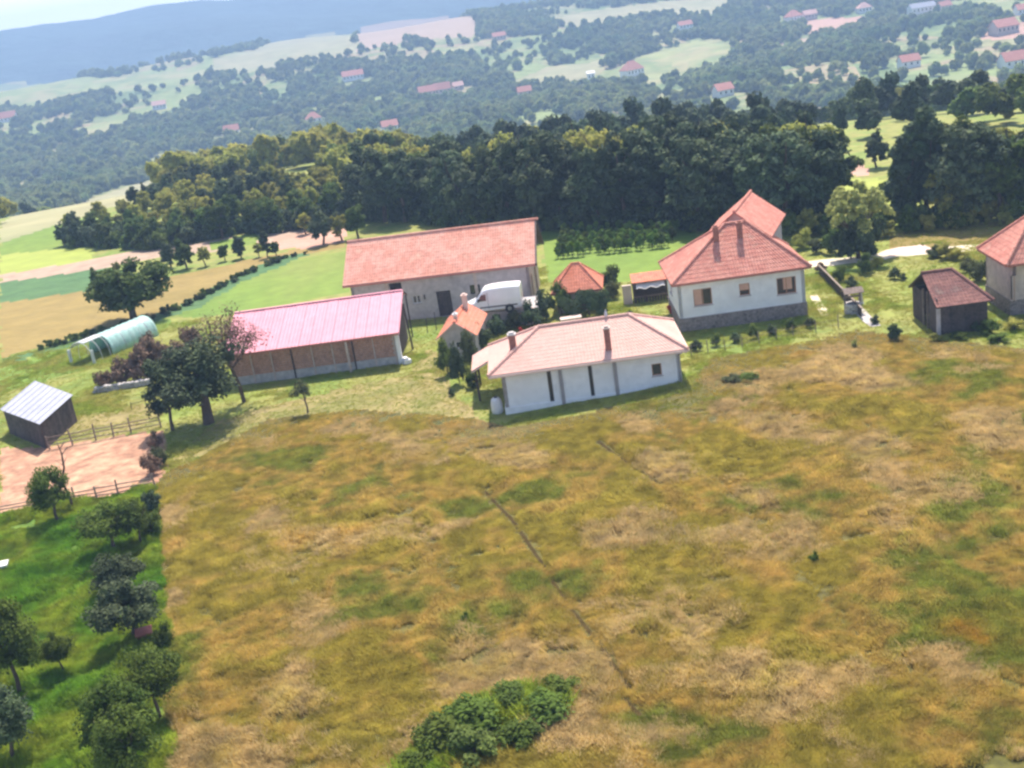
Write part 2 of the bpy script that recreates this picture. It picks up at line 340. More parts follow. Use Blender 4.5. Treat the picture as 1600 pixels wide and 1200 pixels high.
def wall(name, m, parent, p0, p1, z0, z1, holes=(), t=.28, gable=None, drop=.8):
    """upright wall from p0 to p1 (outside is on the right of p0->p1), rectangular holes (u0,u1,w0,w1) with reveals; gable=(u_apex, z_apex)"""
    p0 = Vector((p0[0], p0[1], 0)); p1 = Vector((p1[0], p1[1], 0)); L = (p1 - p0).length; u = (p1 - p0) / L; n = Vector((u.y, -u.x, 0))
    b = MB(); P = lambda a, z, k=0: tuple(p0 + u * a - n * k + Vector((0, 0, z)))
    us = sorted({0, L, *[h[0] for h in holes], *[h[1] for h in holes]}); zs = sorted({z0 - drop, z1, *[h[2] for h in holes], *[h[3] for h in holes]})
    for i in range(len(us) - 1):
        for j in range(len(zs) - 1):
            a, c, d, e = us[i], us[i + 1], zs[j], zs[j + 1]; mu, mz = (a + c) / 2, (d + e) / 2
            if any(h[0] < mu < h[1] and h[2] < mz < h[3] for h in holes): continue
            b.poly(P(a, d), P(c, d), P(c, e), P(a, e)); b.poly(P(c, d, t), P(a, d, t), P(a, e, t), P(c, e, t))
    for h in holes:
        a, c, d, e = h
        b.poly(P(a, d), P(c, d), P(c, d, t), P(a, d, t)); b.poly(P(c, e), P(a, e), P(a, e, t), P(c, e, t))
        b.poly(P(a, e), P(a, d), P(a, d, t), P(a, e, t)); b.poly(P(c, d), P(c, e), P(c, e, t), P(c, d, t))
    b.poly(P(0, z1), P(L, z1), P(L, z1, t), P(0, z1, t)); b.poly(P(0, z0 - drop), P(0, z1), P(0, z1, t), P(0, z0 - drop, t)); b.poly(P(L, z1), P(L, z0 - drop), P(L, z0 - drop, t), P(L, z1, t))
    if gable:
        a, z = gable; b.poly(P(0, z1), P(L, z1), P(a, z)); b.poly(P(L, z1, t), P(0, z1, t), P(a, z, t))
    return b.build(name, m, parent)
def window(parent, p0, p1, u0, u1, z0, z1, frame='frame_brown', pane='glass', bars=1, depth=.16, sill=True, name='window', cur=None):
    p0 = Vector((p0[0], p0[1], 0)); p1 = Vector((p1[0], p1[1], 0)); u = (p1 - p0).normalized(); n = Vector((u.y, -u.x, 0))
    def bx(b, a, c, d, e, k0, k1):
        q = [p0 + u * x - n * y + Vector((0, 0, z)) for z in (d, e) for y in (k0, k1) for x in (a, c)]; k = len(b.v); b.v += [tuple(v) for v in q]
        b.f += [tuple(k + i for i in f) for f in ((0, 2, 3, 1), (4, 5, 7, 6), (0, 1, 5, 4), (2, 6, 7, 3), (0, 4, 6, 2), (1, 3, 7, 5))]
    g = MB(); f = .07; ko, ki = depth - .06, depth + .02
    bx(g, u0, u0 + f, z0, z1, ko, ki); bx(g, u1 - f, u1, z0, z1, ko, ki); bx(g, u0 + f, u1 - f, z0, z0 + f, ko, ki); bx(g, u0 + f, u1 - f, z1 - f, z1, ko, ki)
    for i in range(bars):
        c = u0 + (u1 - u0) * (i + 1) / (bars + 1); bx(g, c - .035, c + .035, z0 + f, z1 - f, ko, ki)
    o = g.build(name, frame, parent)
    g = MB(); bx(g, u0 + f * .5, u1 - f * .5, z0 + f * .5, z1 - f * .5, ki - .03, ki + .01); g.build('pane', pane, o)
    if cur:
        g = MB(); bx(g, u0 + f + (u1 - u0) * cur[0], u0 - f + (u1 - u0) * cur[1], z0 + f + (z1 - z0) * cur[2], z1 - f, ko + .025, ki - .035); g.build('curtain', 'curtain', o)
    if sill:
        g = MB(); bx(g, u0 - .08, u1 + .08, z0 - .07, z0 - .004, -.07, depth); g.build('sill', 'plaster_grey', o)
    return o
def chimney(parent, x, y, z0, z1, w_=.5, m='chimney_brick', cap='concrete'):
    b = MB(); b.box(x - w_ / 2, x + w_ / 2, y - w_ / 2, y + w_ / 2, z0 - .6, z1); o = b.build('chimney', m, parent)
    b = MB(); b.box(x - w_ / 2 - .07, x + w_ / 2 + .07, y - w_ / 2 - .07, y + w_ / 2 + .07, z1, z1 + .1); b.box(x - w_ / 2 + .06, x + w_ / 2 - .06, y - w_ / 2 + .06, y + w_ / 2 - .06, z1 + .1, z1 + .22); b.build('cap', cap, o); return o

# ---------------------------------------------------------------- the land: one sheet, cut along the field edges
ZONES = [  # (name, material, picture outline of the ground patch)
 ('crop_field', 'pale_field', [(0, 350), (120, 318), (235, 282), (275, 278), (255, 300), (110, 345), (0, 380)]),
 ('crop_field', 'bright_field', [(0, 380), (110, 345), (180, 330), (180, 380), (130, 388), (0, 402)]),
 ('crop_field', 'yellow_field', [(0, 398), (110, 387), (150, 392), (135, 408), (0, 432)]),
 ('farm_track', 'beige_track', [(0, 430), (150, 404), (250, 385), (330, 376), (480, 352), (500, 366), (330, 394), (250, 402), (160, 420), (0, 443)]),
 ('meadow_strip', 'bright_field', [(330, 378), (430, 358), (400, 382), (330, 392)]),
 ('crop_field', 'dark_field', [(0, 442), (165, 419), (210, 425), (165, 450), (0, 474)]),
 ('crop_field', 'wheat_field', [(0, 474), (165, 450), (300, 425), (470, 388), (540, 378), (540, 388), (440, 402), (380, 425), (300, 470), (230, 497), (150, 518), (0, 560)]),
 ('bare_soil', 'red_soil', [(425, 372), (540, 348), (540, 380), (480, 388), (440, 388)]),
 ('green_field', 'bright_field', [(455, 408), (540, 394), (548, 455), (360, 492), (300, 497), (275, 492), (380, 440)]),
 ('kitchen_garden', 'bright_field', [(0, 575), (140, 530), (250, 492), (270, 505), (190, 560), (60, 597), (0, 615)]),
 ('vineyard_ground', 'bright_field', [(845, 356), (1090, 356), (1045, 442), (855, 442)]),
 ('field_margin', 'dark_field', [(0, 560), (75, 542), (150, 517), (230, 496), (300, 469), (380, 424), (440, 401), (490, 394), (455, 409), (385, 438), (310, 480), (272, 492), (232, 506), (150, 529), (70, 552), (0, 574)]),
 ('dry_grass', 'dry_grass', [(262, 722), (300, 690), (345, 655), (440, 628), (640, 585), (668, 545), (700, 560), (700, 612), (742, 640), (752, 662), (560, 650), (420, 665), (300, 735)]),
 ('dry_grass', 'dry_grass', [(60, 684), (110, 655), (250, 628), (256, 668), (110, 692)]),
 ('yard', 'yard_dirt', [(655, 488), (700, 480), (760, 500), (745, 510), (690, 496), (650, 498)]),
 ('paddock', 'paddock_soil', [(0, 700), (60, 700), (110, 692), (252, 672), (262, 700), (255, 760), (110, 788), (0, 812)]),
 ('orchard_ground', 'orchard_soil', [(0, 812), (110, 789), (240, 764), (246, 850), (258, 950), (266, 1060), (276, 1210), (0, 1210), (-200, 1210), (-200, 850)]),
 ('meadow', 'meadow_soil', [(262, 735), (300, 722), (420, 655), (560, 640), (740, 655), (800, 668), (1080, 612), (1110, 560), (1340, 516), (1620, 548), (1800, 560), (1900, 1230), (276, 1215), (266, 1060), (258, 950), (246, 850), (240, 764)]),
 ('farm_track', 'beige_track', [(1180, 78), (1260, 60), (1285, 66), (1190, 88)]),
 ('bare_soil', 'red_soil', [(1308, 252), (1350, 252), (1360, 274), (1310, 276)]),
 ('meadow_strip', 'yellow_field', [(1312, 278), (1398, 280), (1400, 332), (1350, 345), (1320, 320)]),
 ('meadow_strip', 'wheat_field', [(1395, 366), (1620, 340), (1620, 372), (1390, 392)]),
 ('hill_meadow', 'far_meadow', [(955, 118), (1010, 85), (1090, 62), (1155, 76), (1140, 104), (1050, 130)]),
 ('hill_meadow', 'pale_field', [(775, 142), (850, 106), (960, 92), (935, 117), (850, 136)]),
 ('bare_soil', 'red_soil', [(1240, 28), (1380, 24), (1330, 46), (1270, 62), (1258, 44)]),
 ('bare_soil', 'red_soil', [(1525, 52), (1600, 34), (1640, 45), (1600, 62), (1540, 62)]),
 ('hill_meadow', 'far_meadow', [(1380, 142), (1500, 116), (1560, 138), (1450, 160)]),
 ('hill_meadow', 'far_meadow', [(1440, 10), (1560, -10), (1640, 10), (1560, 24)]),
 ('hill_meadow', 'far_meadow', [(690, 78), (745, 68), (745, 84), (700, 92)]),
 ('hill_meadow', 'pale_field', [(15, 290), (160, 250), (168, 260), (30, 302)]),
 ('hill_meadow', 'pale_field', [(60, 238), (180, 200), (190, 206), (60, 250)]),
 ('hill_meadow', 'far_meadow', [(110, 205), (280, 150), (330, 142), (300, 160), (130, 214)]),
 ('hill_meadow', 'far_meadow', [(380, 190), (600, 150), (660, 143), (640, 156), (480, 182), (390, 204)]),
 ('hill_meadow', 'pale_field', [(860, 28), (1050, 0), (1180, -10), (1120, 20), (900, 46)]),
 ('ridge_meadow', 'far_meadow', [(-60, 172), (-60, 132), (60, 130), (150, 122), (262, 116), (330, 92), (330, 122), (180, 146), (60, 168)]),
 ('ridge_meadow', 'pale_field', [(330, 92), (400, 78), (480, 58), (560, 52), (560, 84), (480, 96), (330, 122)]),
 ('bare_soil', 'beige_track', [(560, 50), (620, 32), (700, 26), (750, 40), (740, 58), (650, 62), (560, 80)]),
]
ZP = [poly(z[2]) for z in ZONES]
OPEN_FAR = []
for (nm, mk, _), P in zip(ZONES, ZP):
    OPEN_FAR.append(P)
def build_land():
    th = np.concatenate([np.arange(-180, -34, 4.0), np.arange(-34, 34, .2), np.arange(34, 180.1, 4.0)]) * math.pi / 180
    r = [3.0]
    while r[-1] < 3700: r.append(r[-1] * (1.0085 if 24 < r[-1] < 1900 else 1.018))
    r = np.array(r); TH, RR = np.meshgrid(th, r); X = np.sin(TH) * RR; Y = np.cos(TH) * RR; Z = T(X, Y * 1.0)
    back = Y < 0; Z = np.where(back | (np.abs(TH) > 1.2), np.minimum(Z, T(np.abs(X) * .9, np.abs(Y) + 1)), Z)
    V = np.stack([X, Y, Z], -1).reshape(-1, 3); nr, nth = X.shape
    i = np.arange(nr - 1)[:, None] * nth + np.arange(nth - 1)[None, :]
    Q = np.stack([i, i + nth, i + nth + 1, i + 1], -1).reshape(-1, 4)[:, ::-1]
    C = V[Q].mean(1); D = np.hypot(C[:, 0], C[:, 1]); A = np.arctan2(C[:, 0], C[:, 1])
    wob = .25 + .002 * D
    cx = C[:, 0] + wob * (fbm(C[:, 0] / 2.2, C[:, 1] / 2.2, 71, 2) - .5) * 2; cy = C[:, 1] + wob * (fbm(C[:, 0] / 2.2 + 31, C[:, 1] / 2.2, 73, 2) - .5) * 2
    zid = np.full(len(Q), -1)
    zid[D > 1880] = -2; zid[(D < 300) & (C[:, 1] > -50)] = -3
    for k, P in enumerate(ZP): zid[inpoly(P, cx, cy) & (np.abs(A) < .8)] = k
    def sub(mask, name, mk):
        q = Q[mask]
        if not len(q): return
        u, inv = np.unique(q, return_inverse=True); return add(name, np_mesh(name, V[u], inv.reshape(-1, 4), mk, True), kind='structure')
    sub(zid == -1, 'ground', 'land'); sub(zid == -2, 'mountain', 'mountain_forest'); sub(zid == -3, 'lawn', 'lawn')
    for k, z in enumerate(ZONES): sub(zid == k, z[0], z[1])
    b = MB(); n = 36
    b.poly(*[(3.05 * math.sin(-t * 2 * math.pi / n), 3.05 * math.cos(t * 2 * math.pi / n), float(T(0, 3)) - .01) for t in range(n)]); tag(b.build('ground', 'lawn'), kind='structure')
build_land()
def drape(name, m, pts, lift=.03, kind='structure'):
    """a strip of road on the land; pts = list of (world xy, half width)"""
    b = MB(); P = []
    for (x, y), hw in pts: P.append((np.array([x, y]), hw))
    Q = []
    for i in range(len(P) - 1):
        n = max(2, int(np.hypot(*(P[i + 1][0] - P[i][0])) / .8))
        for k in range(n): t = k / n; Q.append((P[i][0] * (1 - t) + P[i + 1][0] * t, P[i][1] * (1 - t) + P[i + 1][1] * t))
    Q.append(P[-1]); rows = []
    for i, (p, hw) in enumerate(Q):
        d = Q[min(i + 1, len(Q) - 1)][0] - Q[max(i - 1, 0)][0]; d = d / np.hypot(*d); nn = np.array([-d[1], d[0]])
        e = hw * (1 + .12 * math.sin(i * 1.7)); rows.append([p + nn * e, p + nn * e * .3, p - nn * e * .3, p - nn * e])
    for row in rows:
        for q in row: b.v.append((q[0], q[1], float(T(*q)) + lift))
    for i in range(len(rows) - 1):
        for j in range(3): k = i * 4 + j; b.f.append((k, k + 1, k + 5, k + 4))
    o = b.build(name, m, smooth=True); return tag(o, kind=kind)
drape('road', 'road', [(at(*p)[:2], 1.25) for p in [(1225, 422), (1268, 413), (1320, 408), (1372, 402), (1400, 396), (1450, 393), (1495, 390)]])
drape('gravel_apron', 'pink_gravel', [(at(1384, 398)[:2], 1.0), (at(1412, 391)[:2], 1.3), (at(1446, 388)[:2], 1.5), (at(1452, 387)[:2], 1.2)], .045)
drape('road', 'road', [(at(*p)[:2], 1.2) for p in [(1492, 390), (1530, 387), (1620, 378)]])
drape('path', 'road', [(at(1271, 462)[:2], .3), (at(1290, 493)[:2], .35)])
drape('path', 'concrete', [(at(1338, 482)[:2], .45), (at(1352, 496)[:2], .5), (at(1369, 510)[:2], .4)])

# ---------------------------------------------------------------- buildings
def frame_from_eave(a, b, z):
    A = atz(*a, z); B = atz(*b, z); d = B - A; return A, math.hypot(d[0], d[1]), math.atan2(d[1], d[0])

# white bungalow with the pale roof
def bungalow():
    A, L, rz = frame_from_eave((762, 588), (1075, 545), 3.0)
    t = thing('bungalow', 'long low white bungalow with pale pinkish hipped roof at the edge of the meadow', 'house', (A[0], A[1], 0), rz)
    D, e, h, o = 7.6, 3.0, 5.0, .55
    E = [(0, 0, e), (L, 0, e), (L, D, e), (0, D, e)]; r0, r1 = (4.0, D / 2, h), (L - 3.6, D / 2, h)
    fac = [(E[0], E[1], r1, r0), (E[1], E[2], r1, r1), (E[2], E[3], r0, r1), (E[3], E[0], r0, r0)]
    # lower porch roof that carries the left slope on
    X = -1.35; ze = e - .62
    ext = [(X, D, ze), (X, D * .48, ze), (0, D * .48, e), (0, D, e)]
    b = MB()
    b.slab([(E[0][0], E[0][1], e - .02), (E[1][0], E[1][1], e - .02), (E[2][0], E[2][1], e - .02), (E[3][0], E[3][1], e - .02)], .16)
    for f in fac: b.slab(list(f) if f[2] != f[3] else list(f[:3]), .05)
    b.slab(ext, .16); b.build('roof', 'fascia_pale', t)
    tile_part([f for f in fac] + [tuple(ext[i] for i in (0, 1, 2, 3))], 'tile_cream', t, butt=.016, amp=.01)
    for p, q in ((r0, r1), (E[0], r0), (E[1], r1), (E[2], r1), (E[3], r0)): ridge(p, q, 'tile_cream', t)
    b = MB(); b.box(.05, L - .05, -.1, 0.0, e - .22, e - .08); b.box(L, L + .1, .05, D - .05, e - .22, e - .08); b.build('gutter', 'fascia_pale', t)
    x0, x1, y0, y1 = o + .35, L - o, o, D - o
    wz = e - .2
    wins = [(11.6 - x0, 12.3 - x0, 1.15, 2.05)]
    slots = [(2.9, 3.2), (5.85, 6.13)]
    holes = [(s0 + .35, s1 + .35, .25, wz - .12) for s0, s1 in slots]
    wall('front_wall', 'plaster_white', t, (x0, y0), (x1, y0), 0, wz, [(*w_[:2], w_[2], w_[3]) for w_ in wins] + holes)
    for w_ in wins: window(t, (x0, y0), (x1, y0), *w_, bars=0)
    for h_ in holes: window(t, (x0, y0), (x1, y0), *h_, frame='trim_dark', bars=0, sill=False, name='slit_window')
    wall('side_wall', 'plaster_white', t, (x1, y0), (x1, y1), 0, wz); wall('back_wall', 'plaster_white', t, (x1, y1), (x0, y1), 0, wz)
    wall('side_wall', 'plaster_beige', t, (x0, y1), (x0, y0), 0, wz, [(1.0, 2.0, .1, 2.1)])  # left wall in darker beige plaster, its shade put into the colour
    window(t, (x0, y1), (x0, y0), 1.0, 2.0, .1, 2.1, bars=0, sill=False, name='door')
    b = MB(); b.box(x0 - .05, x1 + .05, y0 - .06, y0 + .02, -1.0, .28); b.box(x0 - .06, x0 + .02, y0, y1, -1, .28); b.box(x1 - .02, x1 + .06, y0, y1, -1, .28); b.build('plinth', 'plaster_white', t)
    for x in (4.75 + .35, 9.0): b = MB(); b.box(x - .13, x + .13, y0 - .1, y0 - .01, -.3, wz - .02); b.build('pilaster', 'downpipe', t)
    b = MB(); b.tube((x1 - .1, y0 - .1, -.2), (x1 - .1, y0 - .1, wz - .3), .06); b.tube((x1 - .1, y0 - .1, wz - .3), (x1 + .2, -.05, e - .15), .06); b.build('downpipe', 'downpipe', t)
    for y in (D * .5, D - .3): b = MB(); b.box(X + .2, X + .36, y, y + .16, -.6, ze - .14); b.build('porch_post', 'dark_wood', t)
    chimney(t, 2.0, 2.7, 3.8, 5.0, .5, cap='concrete'); chimney(t, 8.75, .95, 3.4, 5.0, .42, cap='pale_post')
    b = MB(); b.tube((9.0, D / 2, h), (9.0, D / 2, h + .25), .1); b.tube((9.0, D / 2, h + .25), (9.0, D / 2, h + .6), .13, .02); b.build('roof_vent', 'frame_white', t)
    # round water tank beside the left wall
    p = t.matrix_world if False else None
    c = Vector((A[0], A[1], 0)) + Matrix.Rotation(rz, 3, 'Z') @ Vector((.25, 1.2, 0))
    k = thing('water_tank', 'round white plastic water tank beside the left end of the bungalow', 'tank', (c.x, c.y, float(T(c.x, c.y)) - .1))
    b = MB(); b.path([(0, 0, z) for z in (0, .05, .4, .8, 1.1, 1.25)], [.36, .42, .42, .42, .36, .2], 16); b.build('barrel', 'frame_white', k, True)
    b = MB(); b.tube((0, 0, 1.24), (0, 0, 1.32), .15, .14, 12); b.build('lid', 'plastic_dark', k)
bungalow()

def red_house():
    A, L, rz = frame_from_eave((1049, 446), (1268, 416), 4.2)
    t = thing('farmhouse', 'white farmhouse with steep red hipped roof, twin chimneys and dark stone base', 'house', (A[0], A[1], 0), rz)
    e, D, h = 4.2, 8.4, 7.7; o = .5; c0 = (L * .47, D / 2, h); c1 = (L * .62, D / 2, h)
    E = [(0, 0, e), (L, 0, e), (L, D, e), (0, D, e)]
    # the roof flares out a little near the eaves
    fac = [(E[0], E[1], c1, c0), (E[1], E[2], c1, c1), (E[2], E[3], c0, c1), (E[3], E[0], c0, c0)]
    b = MB(); b.slab([(x, y, e - .02) for x, y, _ in E], .15)
    for f in fac: b.slab(list(f) if f[2] != f[3] else list(f[:3]), .05)
    b.build('roof', 'fascia_red', t); tile_part(fac, 'tile_red', t, course=.42)
    for p, q in ((c0, c1), (E[0], c0), (E[1], c1), (E[2], c1), (E[3], c0)): ridge(p, q, 'tile_red', t)
    x0, x1, y0, y1 = o, L - o, o, D - o; wz = e - .17; zb = 1.15
    W = [(1.25, 2.75, 2.05, 3.45, (0, .5, 0)), (5.0, 5.85, 2.4, 3.4, (0, 1, .35)), (8.05, 9.6, 2.05, 3.45, (.3, .85, .2))]
    wall('front_wall', 'plaster_white', t, (x0, y0), (x1, y0), zb, wz, [w_[:4] for w_ in W], drop=0)
    for w_ in W: window(t, (x0, y0), (x1, y0), *w_[:4], bars=1 if w_[1] - w_[0] > 1 else 0, cur=w_[4])
    wall('side_wall', 'plaster_white', t, (x1, y0), (x1, y1), zb, wz, drop=0); wall('back_wall', 'plaster_white', t, (x1, y1), (x0, y1), zb, wz, drop=0)
    wall('side_wall', 'plaster_white', t, (x0, y1), (x0, y0), zb, wz, [(2, 3.2, 2.1, 3.4)], drop=0); window(t, (x0, y1), (x0, y0), 2, 3.2, 2.1, 3.4)
    b = MB(); b.box(x0 - .08, x1 + .08, y0 - .08, y1 + .08, -.8, zb - .004); b.build('plinth', 'stone_plinth', t)
    for x, y in ((L * .385, 3.0), (L * .56, 3.1)):
        z = e + (h - e) * y / (D / 2); chimney(t, x, y, z, z + 1.05, .42, cap='chimney_brick')
    # rear wing whose ridge runs back and to the right
    r = bpy.data.objects.new('rear_wing', None); COL.objects.link(r); r.parent = t
    r.location = (L * .50, D * .42, 0); r.rotation_euler = (0, 0, -R(20))
    Lw, Ww, ew, hw = 11.0, 6.0, 6.0, 8.3
    b = MB(); b.box(-Ww / 2 + .4, Ww / 2 - .4, 2.6, Lw - .4, 0, ew - .1)
    b.poly((-Ww / 2 + .4, 2.6, ew - .1), (Ww / 2 - .4, 2.6, ew - .1), (0, 2.6, hw - .15)); b.poly((Ww / 2 - .4, Lw - .4, ew - .1), (-Ww / 2 + .4, Lw - .4, ew - .1), (0, Lw - .4, hw - .15))
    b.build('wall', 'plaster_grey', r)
    f1 = ((Ww / 2, 2.2, ew), (Ww / 2, Lw, ew), (0, Lw, hw), (0, 2.2, hw)); f2 = ((-Ww / 2, Lw, ew), (-Ww / 2, 2.2, ew), (0, 2.2, hw), (0, Lw, hw))
    b = MB(); b.slab(list(f1), .12); b.slab(list(f2), .12); b.build('roof_slab', 'fascia_red', r)
    V, Q = tiles([f1, f2], .42); add('roof_tiles', np_mesh('roof_tiles', [tuple(v) for v in V], Q, 'tile_red'), r, 'stuff')
    ridge((0, 2.2, hw), (0, Lw, hw), 'tile_red', r)
red_house()

def barn():
    A, L, rz = frame_from_eave((535, 447), (836, 412), 4.2)
    t = thing('barn', 'long grey barn with a large salmon tiled gable roof behind the white van', 'barn', (A[0], A[1], 0), rz)
    e, D, h, o = 4.2, 9.2, 7.5, .45
    f1 = ((0, 0, e), (L, 0, e), (L, D / 2, h), (0, D / 2, h)); f2 = ((L, D, e), (0, D, e), (0, D / 2, h), (L, D / 2, h))
    b = MB(); b.slab(list(f1), .1); b.slab(list(f2), .1); b.build('roof', 'trim_dark', t)
    tile_part([f1, f2], 'tile_salmon', t, course=.38, butt=.02, amp=.012); ridge((0, D / 2, h), (L, D / 2, h), 'tile_salmon', t)
    b = MB(); b.slab([(L + .005, 0, e + .02), (L + .16, 0, e + .02), (L + .16, D / 2, h + .02), (L + .005, D / 2, h + .02)], .25); b.slab([(L + .005, D / 2, h + .02), (L + .16, D / 2, h + .02), (L + .16, D, e + .02), (L + .005, D, e + .02)], .25); b.build('verge_board', 'trim_dark', t)
    b = MB(); b.box(0, L, -.1, 0, e - .2, e - .06); b.build('gutter', 'fascia_red', t)
    x0, x1, y0, y1 = .6, L - .75, o, D - o; wz = e - .02 + .16; slope = (h - e) / (D / 2); wz = e + slope * o - .12; za = h - .14
    H = [(5.85, 6.65, 1.55, 2.35), (8.2, 9.6, .02, 2.5), (11.5, 12.5, 1.85, 2.75), (3.8, 5.0, 3.1, 3.8)]
    wall('front_wall', 'plaster_grey', t, (x0, y0), (x1, y0), 0, wz, H)
    window(t, (x0, y0), (x1, y0), *H[0], frame='frame_white'); window(t, (x0, y0), (x1, y0), *H[2], frame='trim_dark')
    b = MB(); b.box(x0 + H[3][0], x0 + H[3][1], y0 + .2, y0 + .26, H[3][2], H[3][3]); b.build('hatch_void', 'void', t)  # near-black sheet standing in for the darkness inside the opening
    for k in range(5):
        w0 = x0 + 8.2 + k * .28; b = MB(); b.box(w0 + .006, w0 + .274, y0 + .17, y0 + .21, .02, 2.5); b.build('door_plank', 'dark_wood', t)
    Hs = [(.9, 2.3, .02, 2.7), (4.6, 6.4, .02, 3.0)]
    wall('gable_wall', 'plaster_beige', t, (x1, y0), (x1, y1), 0, wz, Hs, gable=((y1 - y0) / 2, za))  # right gable in a paler, pinker plaster than the front wall
    for a, c, d, e_ in Hs: b = MB(); b.box(x1 - .24, x1 - .2, y0 + a, y0 + c, d, e_); b.build('barn_door', 'dark_wood', t)
    wall('back_wall', 'plaster_grey', t, (x1, y1), (x0, y1), 0, wz); wall('gable_wall', 'plaster_grey', t, (x0, y1), (x0, y0), 0, wz, gable=((y1 - y0) / 2, za))
    b = MB(); b.box(7.6, 7.72, y0 - .14, y0 - .02, 1.9, 2.35); b.build('wall_lamp', 'trim_dark', t)
    for x in (4.0, 12.6): b = MB(); b.box(x, x + .3, y0 - .06, y0 - .002, -.3, wz - .05); b.build('pilaster', 'plaster_beige', t)
barn()

def pink_shed():
    A, L, rz = frame_from_eave((345, 557), (622, 520), 2.9)
    t = thing('open_shed', 'long brick shed under a pink sheet metal roof left of the yard', 'shed', (A[0], A[1], 0), rz)
    e, D, h = 2.9, 8.2, 4.9; sl = (h - e) / 6.6; yr = 6.6; hb = h - .9
    n = 16; w_ = L / n
    for k in range(n):
        b = MB(); x = k * w_; z = .012 * math.sin(k * 2.3)
        b.slab([(x + .01, 0, e + z), (x + w_ - .01, 0, e + z), (x + w_ - .01, yr, h + z), (x + .01, yr, h + z)], .04)
        for q in (0.0, .33, .66):
            xx = x + .03 + q * w_; b.slab([(xx, .01, e + z + .05), (xx + .045, .01, e + z + .05), (xx + .045, yr - .01, h + z + .05), (xx, yr - .01, h + z + .05)], .055)
        b.build('roof_panel', 'metal_pink', t)
        if k % 2 == 0:
            b = MB(); x2 = min(L, x + 2 * w_); b.slab([(x + .01, yr + .01, h), (x2 - .01, yr + .01, h), (x2 - .01, yr + 2.2, hb), (x + .01, yr + 2.2, hb)], .04); b.build('rear_roof_panel', 'metal_pink', t)
    b = MB(); b.box(-.02, L + .02, yr - .14, yr + .14, h + .04, h + .09); b.build('ridge_cap', 'metal_pink', t)
    b = MB(); b.box(0, L, -.07, -.005, e - .16, e + .02); b.build('fascia', 'fascia_red', t)
    b = MB(); b.slab([(L + .01, 0, e + .04), (L + .07, 0, e + .04), (L + .07, yr, h + .04), (L + .01, yr, h + .04)], .22); b.build('verge_board', 'metal_pink', t)
    b = MB(); b.slab([(L + .01, yr, h + .04), (L + .07, yr, h + .04), (L + .07, yr + 2.2, hb + .04), (L + .01, yr + 2.2, hb + .04)], .2); b.build('verge_board', 'trim_dark', t)
    # brick wall: courses of bricks one can make out as bands
    x0, x1, y0 = .4, L - .45, .55
    b = MB(); b.box(x0, x1, y0 + .03, y0 + .25, -.5, e - .05); b.build('wall', 'plaster_grey', t)
    random.seed(3); z = .75; bl = .46; hh = .19
    b = MB(); row = 0
    while z + hh < e + .1:
        x = x0 + (.23 if row % 2 else 0)
        while x + bl < x1:
            d = random.uniform(0, .012); b.box(x + .012, x + bl - .012, y0 - d, y0 + .03, z + .012, z + hh); x += bl
        z += hh + .012; row += 1
    o = b.build('brick', 'brick', t); o['kind'] = 'stuff'
    b = MB(); b.box(x0 - .02, x1 + .02, y0 - .05, y0 + .026, -.5, .74); b.build('plinth', 'concrete', t)
    for k in range(9):
        x = x0 + .1 + (x1 - x0 - .3) * k / 8; b = MB(); b.box(x, x + .11, y0 - .13, y0 - .02, -.4, e + .0); b.build('post', 'pale_post' if k % 3 else 'dark_wood', t)
    b = MB(); b.box(10.55, 10.75, -.0, .2, -.4, e - .18); b.build('post', 'pale_post', t)
    b = MB(); b.box(x1 + .004, x1 + .34, y0 - .1, y0 + .3, -.5, e - .02); b.build('corner_pier', 'plaster_white', t)
    b = MB(); b.box(L - .12, L - .0, yr + 1.9, yr + 2.06, -.4, hb - .05); b.build('post', 'trim_dark', t)
    b = MB(); b.tube((L + .35, 4.6, -.4), (L + .15, 4.6, 4.2), .09); b.build('post', 'trim_dark', t)
    b = MB(); b.box(x0, x1, yr + 1.8, yr + 2.0, -.5, hb - .1); b.box(x0, x0 + .2, y0 + .3, yr + 1.8, -.5, e); b.build('wall', 'plaster_grey', t)
    b = MB(); b.box(x1 - .2, x1, y0 + .3, yr + 1.8, -.5, e - .1); b.poly((x1, y0 + .3, e - .1), (x1, yr + 1.8, e - .1), (x1, yr, h - .1)); b.build('gable_boarding', 'dark_wood', t)
    c = Vector((A[0], A[1], 0)) + Matrix.Rotation(rz, 3, 'Z') @ Vector((L + .2, .5, 0))
    b = MB(); b.box(-.35, .3, -.4, .35, -.1, .38); b.box(-.28, .1, -.3, .2, .38, .58); o = b.build('block_stack', 'plaster_white'); o.location = (c.x, c.y, 0); o.rotation_euler = (0, 0, .5)
    tag(o, 'pair of white blocks stacked by the right corner of the pink roofed shed', 'blocks')
pink_shed()

